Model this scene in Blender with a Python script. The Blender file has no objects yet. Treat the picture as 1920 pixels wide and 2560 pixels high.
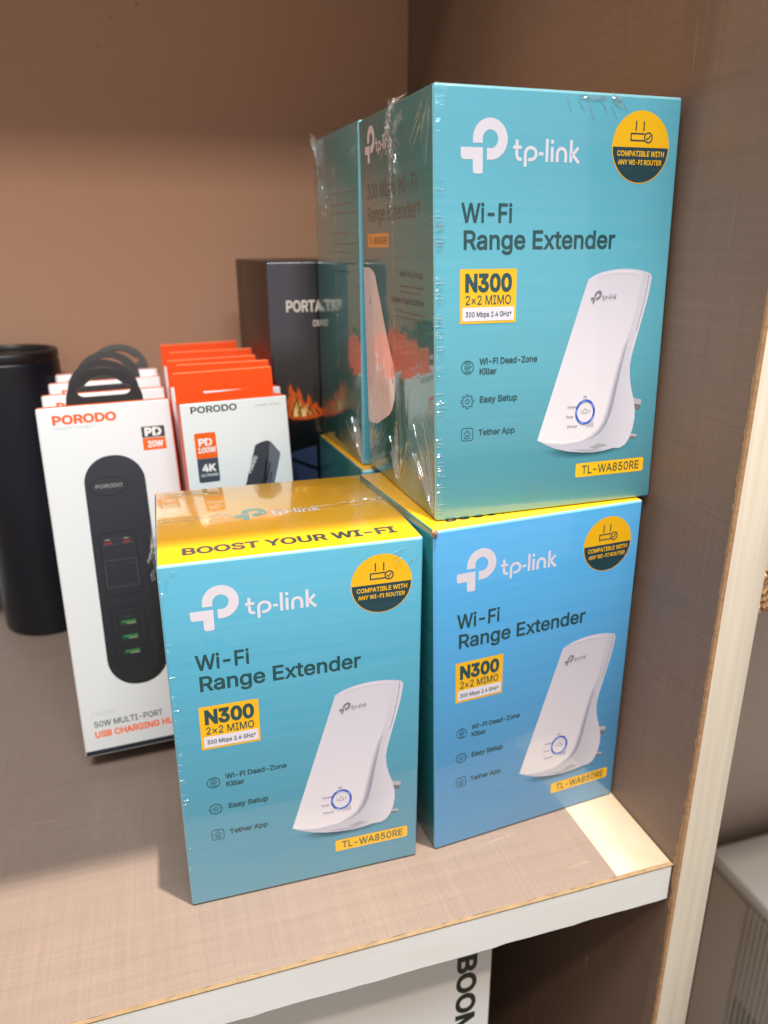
import bpy, bmesh, math, random
from mathutils import Vector, Matrix
from mathutils.geometry import delaunay_2d_cdt

random.seed(7)
SC = bpy.context.scene
COL = SC.collection
rad = math.radians

# ------------------------------------------------------------------ camera
cam_d = bpy.data.cameras.new('camera')
cam = bpy.data.objects.new('camera', cam_d)
COL.objects.link(cam)
SC.camera = cam
cam_d.sensor_fit = 'HORIZONTAL'
cam_d.sensor_width = 36.0
cam_d.lens = 1886.18 / 1920 * 36
cam_d.clip_start = 0.01
cam_d.clip_end = 50
cam.location = (-0.19917, -0.21531, 0.25981)
cam.rotation_euler = (1.23116, 0.00476, -0.29731)
cam_d.dof.use_dof = True
cam_d.dof.focus_distance = 0.285
cam_d.dof.aperture_fstop = 12.5

# ------------------------------------------------------------------ world and lamps
world = bpy.data.worlds.new('World')
SC.world = world
world.use_nodes = True
bg = world.node_tree.nodes['Background']
bg.inputs[0].default_value = (1.0, 0.87, 0.77, 1)
bg.inputs[1].default_value = 0.46

def area(name, loc, target, sx, sy, power, color):
    l = bpy.data.lights.new(name, 'AREA')
    l.shape = 'RECTANGLE'; l.size = sx; l.size_y = sy
    l.energy = power; l.color = color
    o = bpy.data.objects.new(name, l); COL.objects.link(o)
    o.location = loc
    o.rotation_euler = (Vector(target) - Vector(loc)).to_track_quat('-Z', 'Y').to_euler()
    return o
# small ceiling spot almost overhead, a row of ceiling panels further out in the shop
area('ceiling_spot', (-0.06, -0.106, 1.70), (-0.15, 0.05, 0.0), 0.02, 0.02, 68, (1.0, 0.85, 0.71))
area('ceiling_spot', (-0.50, -0.97, 1.70), (-0.2, 0.2, 0.1), 0.07, 0.07, 17, (1.0, 0.80, 0.62))
area('ceiling_panel_light', (-0.35, -0.66, 1.62), (-0.15, 0.1, 0.1), 1.3, 0.26, 29, (0.88, 0.95, 1.0))

SC.view_settings.view_transform = 'Standard'
SC.view_settings.look = 'None'
SC.view_settings.exposure = 0.0
SC.view_settings.gamma = 1.0
SC.view_settings.use_curve_mapping = False
SC.render.engine = 'CYCLES'
SC.cycles.max_bounces = 8
SC.cycles.transparent_max_bounces = 12
SC.cycles.caustics_reflective = False
SC.cycles.caustics_refractive = False

# ------------------------------------------------------------------ colour and material helpers
def s2l(c):
    c /= 255.0
    return c / 12.92 if c <= 0.04045 else ((c + 0.055) / 1.055) ** 2.4
def rgb(r, g, b):
    return (s2l(r), s2l(g), s2l(b), 1.0)

class NT:
    """thin helper round a material's node tree"""
    def __init__(s, name):
        s.m = bpy.data.materials.new(name); s.m.use_nodes = True
        s.t = s.m.node_tree; s.n = s.t.nodes; s.l = s.t.links
        s.b = s.n['Principled BSDF']; s.out = s.n['Material Output']
    def add(s, kind, **kw):
        x = s.n.new(kind)
        for k, v in kw.items(): setattr(x, k, v)
        return x
    def set(s, sock, v):
        if isinstance(v, bpy.types.NodeSocket): s.l.new(v, sock)
        elif v is not None: sock.default_value = v
    def math(s, op, a, b=None, c=None, clamp=False):
        x = s.add('ShaderNodeMath', operation=op, use_clamp=clamp)
        s.set(x.inputs[0], a)
        if b is not None: s.set(x.inputs[1], b)
        if c is not None: s.set(x.inputs[2], c)
        return x.outputs[0]
    def obj(s):
        return s.add('ShaderNodeTexCoord').outputs['Object']
    def sep(s, v):
        x = s.add('ShaderNodeSeparateXYZ'); s.set(x.inputs[0], v); return x.outputs
    def comb(s, a, b, c):
        x = s.add('ShaderNodeCombineXYZ')
        for i, v in enumerate((a, b, c)): s.set(x.inputs[i], v)
        return x.outputs[0]
    def scale(s, v, sc):
        x = s.add('ShaderNodeVectorMath', operation='MULTIPLY'); s.set(x.inputs[0], v); x.inputs[1].default_value = sc
        return x.outputs[0]
    def noise(s, v, scale=1.0, detail=2.0, rough=0.5, dist=0.0):
        x = s.add('ShaderNodeTexNoise'); s.set(x.inputs['Vector'], v)
        x.inputs['Scale'].default_value = scale; x.inputs['Detail'].default_value = detail
        x.inputs['Roughness'].default_value = rough; x.inputs['Distortion'].default_value = dist
        return x.outputs['Fac']
    def map(s, v, a, b, c, d, clamp=True):
        x = s.add('ShaderNodeMapRange'); x.clamp = clamp
        for i, q in enumerate((v, a, b, c, d)): s.set(x.inputs[i], q)
        return x.outputs[0]
    def mix(s, f, a, b):
        x = s.add('ShaderNodeMix', data_type='RGBA'); s.set(x.inputs['Factor'], f)
        s.set(x.inputs['A'], a); s.set(x.inputs['B'], b)
        return x.outputs['Result']
    def bump(s, h, dist, strength=1.0, normal=None):
        x = s.add('ShaderNodeBump'); s.set(x.inputs['Height'], h)
        x.inputs['Distance'].default_value = dist; x.inputs['Strength'].default_value = strength
        if normal is not None: s.l.new(normal, x.inputs['Normal'])
        return x.outputs[0]
    def pr(s, **kw):
        names = dict(color='Base Color', rough='Roughness', metal='Metallic', spec='Specular IOR Level', coat='Coat Weight',
                     coatr='Coat Roughness', coatior='Coat IOR', normal='Normal', coatn='Coat Normal', alpha='Alpha', ior='IOR',
                     sheen='Sheen Weight', trans='Transmission Weight')
        for k, v in kw.items(): s.set(s.b.inputs[names[k]], v)
        return s.m

MATS = {}
def plain(name, col, rough=0.5, **kw):
    if name not in MATS:
        t = NT(name); MATS[name] = t.pr(color=col, rough=rough, **kw)
    return MATS[name]

def wrapped(name, col, wrap=True, amount=1.0, soil=0.04, film_ior=1.6):
    """printed, varnished board; wrap=True adds the reflection and wrinkles of tight plastic film.
    Object space is the box's own frame (x width, y depth, z height)."""
    if name in MATS: return MATS[name]
    t = NT(name)
    P = t.obj(); x, y, z = t.sep(P)
    D, H = 0.088, 0.155
    # faint corrugation flutes and print unevenness
    flute = t.noise(t.scale(P, (9, 9, 330)), 1, 1.5, .5)
    flute2 = t.noise(t.scale(P, (25, 25, 900)), 1, 1, .5)
    blot = t.noise(P, 38, 3, .6)
    c = t.mix(t.math('MULTIPLY', t.map(flute, .3, .7, 0, 1), soil * .6), col, (0.9, 0.95, 1, 1))
    c = t.mix(t.map(blot, .58, .78, 0, soil * 3.0), c, (0.22, 0.24, 0.24, 1))
    hb = t.math('ADD', t.math('MULTIPLY', flute, .6), t.math('MULTIPLY', flute2, .25))
    n0 = t.bump(hb, 0.00007, .5)
    if wrap:
        # fans of wrinkles rising from the lower corners, weaker from the upper ones
        yy = t.math('MINIMUM', y, t.math('SUBTRACT', D, y))
        xx = t.math('MINIMUM', x, t.math('SUBTRACT', .0995, x))
        ee = t.math('ABSOLUTE', t.math('MAXIMUM', xx, yy))
        def fan(zz, reach, wt):
            ang = t.math('ARCTAN2', t.math('ABSOLUTE', zz), t.math('ADD', ee, .0008))
            r = t.math('SQRT', t.math('ADD', t.math('MULTIPLY', zz, zz), t.math('MULTIPLY', ee, ee)))
            w = t.noise(t.comb(t.math('MULTIPLY', ang, 15), t.math('MULTIPLY', r, 14), 0), 1, 2.5, .6, .5)
            w = t.math('ABSOLUTE', t.math('SUBTRACT', w, .5))
            m = t.map(r, reach * .25, reach, 1, 0)
            side = t.map(xx, 0.0, .003, 1.0, .02)
            return t.math('MULTIPLY', t.math('MULTIPLY', w, m), t.math('MULTIPLY', side, wt))
        h = t.math('ADD', fan(z, .045, 3.2), fan(t.math('SUBTRACT', H, z), .028, 1.6))
        low = t.noise(P, 26, 2, .5)
        h = t.math('ADD', h, t.math('MULTIPLY', low, .06))
        med = t.noise(t.scale(P, (60, 60, 22)), 1, 3, .6, .8)
        h = t.math('ADD', h, t.math('MULTIPLY', t.map(med, .56, .74, 0, 1), .10))
        # crimps across the vertical front edge
        crimp = t.noise(t.comb(0, 0, z), 420, 2, .7)
        crimp = t.map(crimp, .56, .66, 0, 1)
        m = t.map(x, 0.0, .0036, 1, 0)
        m = t.math('MULTIPLY', m, t.map(y, 0, .004, 1, 0))
        h = t.math('ADD', h, t.math('MULTIPLY', t.math('MULTIPLY', crimp, m), 1.1))
        cn = t.bump(h, 0.0011 * amount, .85)
        MATS[name] = t.pr(color=c, rough=.28, spec=.6, coat=1.0, coatr=.03, coatior=film_ior, normal=n0, coatn=cn)
    else:
        low = t.noise(P, 22, 2, .5)
        cn = t.bump(low, 0.00025, .6)
        MATS[name] = t.pr(color=c, rough=.25, spec=.5, coat=1.0, coatr=.03, coatior=1.5, normal=n0, coatn=cn)
    return MATS[name]

def film_mat():
    if 'plastic_film' in MATS: return MATS['plastic_film']
    t = NT('plastic_film')
    P = t.obj()
    n = t.bump(t.noise(P, 420, 4, .7, .6), .0012, 1)
    gl = t.add('ShaderNodeBsdfGlossy'); gl.inputs['Roughness'].default_value = .12
    gl.inputs['Color'].default_value = (1, 1, 1, 1); t.l.new(n, gl.inputs['Normal'])
    df = t.add('ShaderNodeBsdfDiffuse'); df.inputs['Color'].default_value = (.75, .77, .78, 1)
    tr = t.add('ShaderNodeBsdfTransparent')
    m1 = t.add('ShaderNodeMixShader'); m1.inputs[0].default_value = .22
    t.l.new(gl.outputs[0], m1.inputs[1]); t.l.new(df.outputs[0], m1.inputs[2])
    lw = t.add('ShaderNodeLayerWeight'); lw.inputs[0].default_value = .35; t.l.new(n, lw.inputs['Normal'])
    f = t.map(lw.outputs['Facing'], 0, 1, .05, .55)
    m2 = t.add('ShaderNodeMixShader'); t.l.new(f, m2.inputs[0])
    t.l.new(tr.outputs[0], m2.inputs[1]); t.l.new(m1.outputs[0], m2.inputs[2])
    t.l.new(m2.outputs[0], t.out.inputs['Surface'])
    MATS['plastic_film'] = t.m
    return t.m

# ------------------------------------------------------------------ object helpers
def tag(o, label=None, cat=None, group=None, kind=None):
    if label: o['label'] = label
    if cat: o['category'] = cat
    if group: o['group'] = group
    if kind: o['kind'] = kind
    return o
def empty(name, loc=(0, 0, 0), rot=(0, 0, 0)):
    o = bpy.data.objects.new(name, None); COL.objects.link(o)
    o.empty_display_size = .02
    o.location = loc; o.rotation_euler = rot
    return o

class Mesh:
    """collects faces with several materials and links them as ONE mesh object"""
    def __init__(s): s.v = []; s.f = []; s.mi = []; s.mats = []; s.smooth = []; s.fade = {}
    def mat(s, m):
        if m not in s.mats: s.mats.append(m)
        return s.mats.index(m)
    def add(s, verts, faces, m, smooth=False, fade=None):
        o = len(s.v); s.v += [tuple(v) for v in verts]
        k = s.mat(m)
        for f in faces:
            s.f.append([i + o for i in f]); s.mi.append(k); s.smooth.append(smooth)
        if fade:
            for i, a in enumerate(fade): s.fade[o + i] = a
    def box(s, x0, x1, y0, y1, z0, z1, m, bevel=0.0, seg=2, fm=None):
        bm = bmesh.new()
        bmesh.ops.create_cube(bm, size=1)
        for v in bm.verts:
            v.co = Vector(((x0 + x1) / 2 + v.co.x * (x1 - x0), (y0 + y1) / 2 + v.co.y * (y1 - y0), (z0 + z1) / 2 + v.co.z * (z1 - z0)))
        if bevel: bmesh.ops.bevel(bm, geom=bm.edges[:], offset=bevel, segments=seg, affect='EDGES', profile=.5)
        s.bm(bm, m, smooth=bool(bevel), fm=fm)
    def bm(s, bm, m, smooth=False, fm=None):
        bm.normal_update(); bm.verts.index_update()
        o = len(s.v); s.v += [tuple(v.co) for v in bm.verts]
        for f in bm.faces:
            mm = fm(f) if fm else m
            s.f.append([v.index + o for v in f.verts]); s.mi.append(s.mat(mm))
            s.smooth.append(smooth and max(abs(q) for q in f.normal) < .999)
        bm.free()
    def build(s, name, parent=None, xf=None, label=None, loc=None):
        me = bpy.data.meshes.new(name)
        v = [xf(p) for p in s.v] if xf else s.v
        me.from_pydata(v, [], s.f)
        for m in s.mats: me.materials.append(m)
        me.polygons.foreach_set('material_index', s.mi)
        me.polygons.foreach_set('use_smooth', s.smooth)
        if s.fade:
            a = me.attributes.new('fade', 'FLOAT', 'POINT')
            for i in range(len(v)): a.data[i].value = s.fade.get(i, 0.0)
        me.update()
        o = bpy.data.objects.new(name, me); COL.objects.link(o)
        if parent: o.parent = parent
        if loc: o.location = loc
        if label: o['label'] = label
        if any(s.smooth):
            try: me.set_sharp_from_angle(angle=rad(50))
            except Exception: pass
        return o

def copy_tree(o, parent=None):
    c = o.copy(); COL.objects.link(c); c.parent = parent
    for ch in list(o.children): copy_tree(ch, c)
    return c

# ------------------------------------------------------------------ 2D drawing (millimetres)
GL = {}
def load_glyphs(src):
    for line in src.strip('\n').split('\n'):
        ch = line[0]; parts = line[2:].split('|')
        loops = [[tuple(map(int, p.split(','))) for p in q.split()] for q in parts[1:] if q.strip()]
        GL[ch] = (int(parts[0]), loops)
        if ch == '§': GL[' '] = (int(parts[0]), [])
CAP = 508.7
def area2(l):
    return sum(l[i][0] * l[(i + 1) % len(l)][1] - l[(i + 1) % len(l)][0] * l[i][1] for i in range(len(l))) / 2
def embolden(l, d):
    n = len(l); out = []
    for i in range(n):
        a, b, c = l[i - 1], l[i], l[(i + 1) % n]
        e1 = Vector((b[0] - a[0], b[1] - a[1])); e2 = Vector((c[0] - b[0], c[1] - b[1]))
        if e1.length < 1e-6 or e2.length < 1e-6: out.append(b); continue
        e1.normalize(); e2.normalize()
        n1 = Vector((-e1.y, e1.x)); n2 = Vector((-e2.y, e2.x))
        m = n1 + n2
        if m.length < .2: out.append(b); continue
        m.normalize(); k = min(1 / max(m.dot(n1), .45), 1.8)
        out.append((b[0] + m.x * d * k, b[1] + m.y * d * k))
    return out
# every shape below is a list of "islands"; an island is a list of loops (first outer, rest holes)
def text(s, x, y, h, width=None, bold=0, shear=0, track=0, rot=0, center=False):
    k = h / CAP; gl = []; cx = 0
    for ch in s:
        adv, loops = GL[ch]
        if loops: gl.append((cx, loops))
        cx += adv + track
    cx -= track
    kx = k if width is None else width / cx
    out = []
    for ox, loops in gl:
        big = max(loops, key=lambda l: abs(area2(l)))
        sg = 1 if area2(big) < 0 else -1
        isl = Glyphs()
        for l in loops:
            q = embolden(l, bold * sg) if bold else l
            q = [((ox + px) * kx + (py * k) * shear, py * k) for px, py in q]
            isl.append(q)
        out.append(isl)
    c, s_ = math.cos(rot), math.sin(rot)
    off = -cx * kx / 2 if center else 0
    return [Glyphs([(x + c * (px + off) - s_ * py, y + s_ * (px + off) + c * py) for px, py in l] for l in isl) for isl in out]
def arc(cx, cy, rx, ry, a0, a1, n=24):
    return [(cx + rx * math.cos(rad(a0 + (a1 - a0) * i / n)), cy + ry * math.sin(rad(a0 + (a1 - a0) * i / n))) for i in range(n + 1)]
def circ(cx, cy, r, n=40, ry=None):
    return arc(cx, cy, r, ry or r, 0, 360, n)[:-1]
def ring(cx, cy, r, w, n=40, ry=None):
    ry = ry or r
    return [[circ(cx, cy, r, n, ry), circ(cx, cy, r - w, n, ry - w)]]
def rrect(x0, y0, x1, y1, r, n=5):
    if r <= 0: return [(x0, y0), (x1, y0), (x1, y1), (x0, y1)]
    return (arc(x1 - r, y0 + r, r, r, -90, 0, n) + arc(x1 - r, y1 - r, r, r, 0, 90, n) +
            arc(x0 + r, y1 - r, r, r, 90, 180, n) + arc(x0 + r, y0 + r, r, r, 180, 270, n))
def stroke(pts, w, closed=False):
    n = len(pts); L = []; R = []
    for i in range(n):
        b = Vector(pts[i])
        a = Vector(pts[i - 1]) if (i or closed) else None
        c = Vector(pts[(i + 1) % n]) if (i < n - 1 or closed) else None
        e1 = (b - a).normalized() if a is not None else (c - b).normalized()
        e2 = (c - b).normalized() if c is not None else e1
        n1 = Vector((-e1.y, e1.x)); n2 = Vector((-e2.y, e2.x)); m = (n1 + n2)
        m = m.normalized() if m.length > 1e-3 else n1
        k = min(1 / max(m.dot(n1), .35), 2.2) * w / 2
        L.append(tuple(b + m * k)); R.append(tuple(b - m * k))
    if closed: return [[L, R]]
    return [[L + R[::-1]]]
def tf(shape, f):
    return [type(isl)([f(*p) for p in l] for l in isl) for isl in shape]

class Glyphs(list): pass
def wind(px, py, loops):
    w = 0
    for l in loops:
        for i in range(len(l)):
            x0, y0 = l[i - 1]; x1, y1 = l[i]
            if (y0 <= py) != (y1 <= py):
                t = (py - y0) / (y1 - y0)
                if x0 + t * (x1 - x0) > px: w += 1 if y1 > y0 else -1
    return w
TC = {}
def tess_cdt(loops, nonzero):
    V = []; E = []
    for l in loops:
        o = len(V); V += [Vector(p) for p in l]
        E += [(o + i, o + (i + 1) % len(l)) for i in range(len(l))]
    r = delaunay_2d_cdt(V, E, [], 0, 1e-6)
    out = []
    for f in r[2]:
        cx = sum(r[0][i].x for i in f) / len(f); cy = sum(r[0][i].y for i in f) / len(f)
        w = wind(cx, cy, loops)
        if (w != 0) if nonzero else (w % 2): out.append(tuple(f))
    return [tuple(v) for v in r[0]], out

def tess(isl):
    loops = []
    for l in isl:
        q = []
        for p in l:
            if not q or (abs(p[0] - q[-1][0]) + abs(p[1] - q[-1][1])) > 1e-5: q.append(p)
        if len(q) > 2 and (abs(q[0][0] - q[-1][0]) + abs(q[0][1] - q[-1][1])) < 1e-5: q.pop()
        if len(q) > 2: loops.append(q)
    if not loops: return [], []
    return tess_cdt(loops, isinstance(isl, Glyphs))

class Print(Mesh):
    """flat print on one face of a box; place(u, w, e) maps millimetres on the face and a lift e to 3-D metres"""
    def __init__(s, place): super().__init__(); s.place = place
    def draw(s, shape, m, layer=0):
        e = (0.06 + 0.045 * layer) / 1000
        for isl in shape:
            v, f = tess(isl)
            if not f: continue
            P3 = [s.place(p[0] / 1000, p[1] / 1000, e) for p in v]
            # make every triangle face outward
            o = s.place(0, 0, 0); nx = Vector(s.place(0, 0, 1)) - Vector(o)
            ff = []
            for t in f:
                a, b, c = (Vector(P3[i]) for i in t)
                ff.append(t if (b - a).cross(c - a).dot(nx) > 0 else t[::-1])
            s.add(P3, ff, m)
    def poly(s, pts, m, layer=0): s.draw([[pts]], m, layer)
    def soft(s, pts, cx, cy, m, layer=0, inner=.0):
        """fan from a centre (fade 1) to the outline (fade 0)"""
        e = (0.06 + 0.045 * layer) / 1000; n = len(pts)
        mid = [(cx + (p[0] - cx) * .5, cy + (p[1] - cy) * .5) for p in pts]
        v = [s.place(cx / 1000, cy / 1000, e)] + [s.place(p[0] / 1000, p[1] / 1000, e) for p in mid] + [s.place(p[0] / 1000, p[1] / 1000, e) for p in pts]
        f = []
        for i in range(n):
            j = (i + 1) % n
            f.append((0, 1 + i, 1 + j)); f.append((1 + i, 1 + n + i, 1 + n + j, 1 + j))
        s.add(v, f, m, fade=[1.0] + [.62] * n + [0.0] * n)
    def band(s, pts, wa, wb, m, layer=0):
        """soft line: opaque along pts, fading to both sides (wa left, wb right)"""
        e = (0.06 + 0.045 * layer) / 1000; n = len(pts); A = []; B = []
        for i in range(n):
            a = Vector(pts[max(i - 1, 0)]); c = Vector(pts[min(i + 1, n - 1)]); d = (c - a).normalized(); nn = Vector((-d.y, d.x))
            k = math.sin(math.pi * (i + .4) / (n - .2)) ** .5
            A.append(tuple(Vector(pts[i]) + nn * wa * k)); B.append(tuple(Vector(pts[i]) - nn * wb * k))
        v = [s.place(p[0] / 1000, p[1] / 1000, e) for p in A + list(pts) + B]
        f = []
        for i in range(n - 1):
            f.append((i, i + 1, n + i + 1, n + i)); f.append((n + i, n + i + 1, 2 * n + i + 1, 2 * n + i))
        mid = [math.sin(math.pi * min(1, max(0, i / (n - 1)))) ** .4 if 0 < i < n - 1 else 0 for i in range(n)]
        s.add(v, f, m, fade=[0.0] * n + mid + [0.0] * n)

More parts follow.
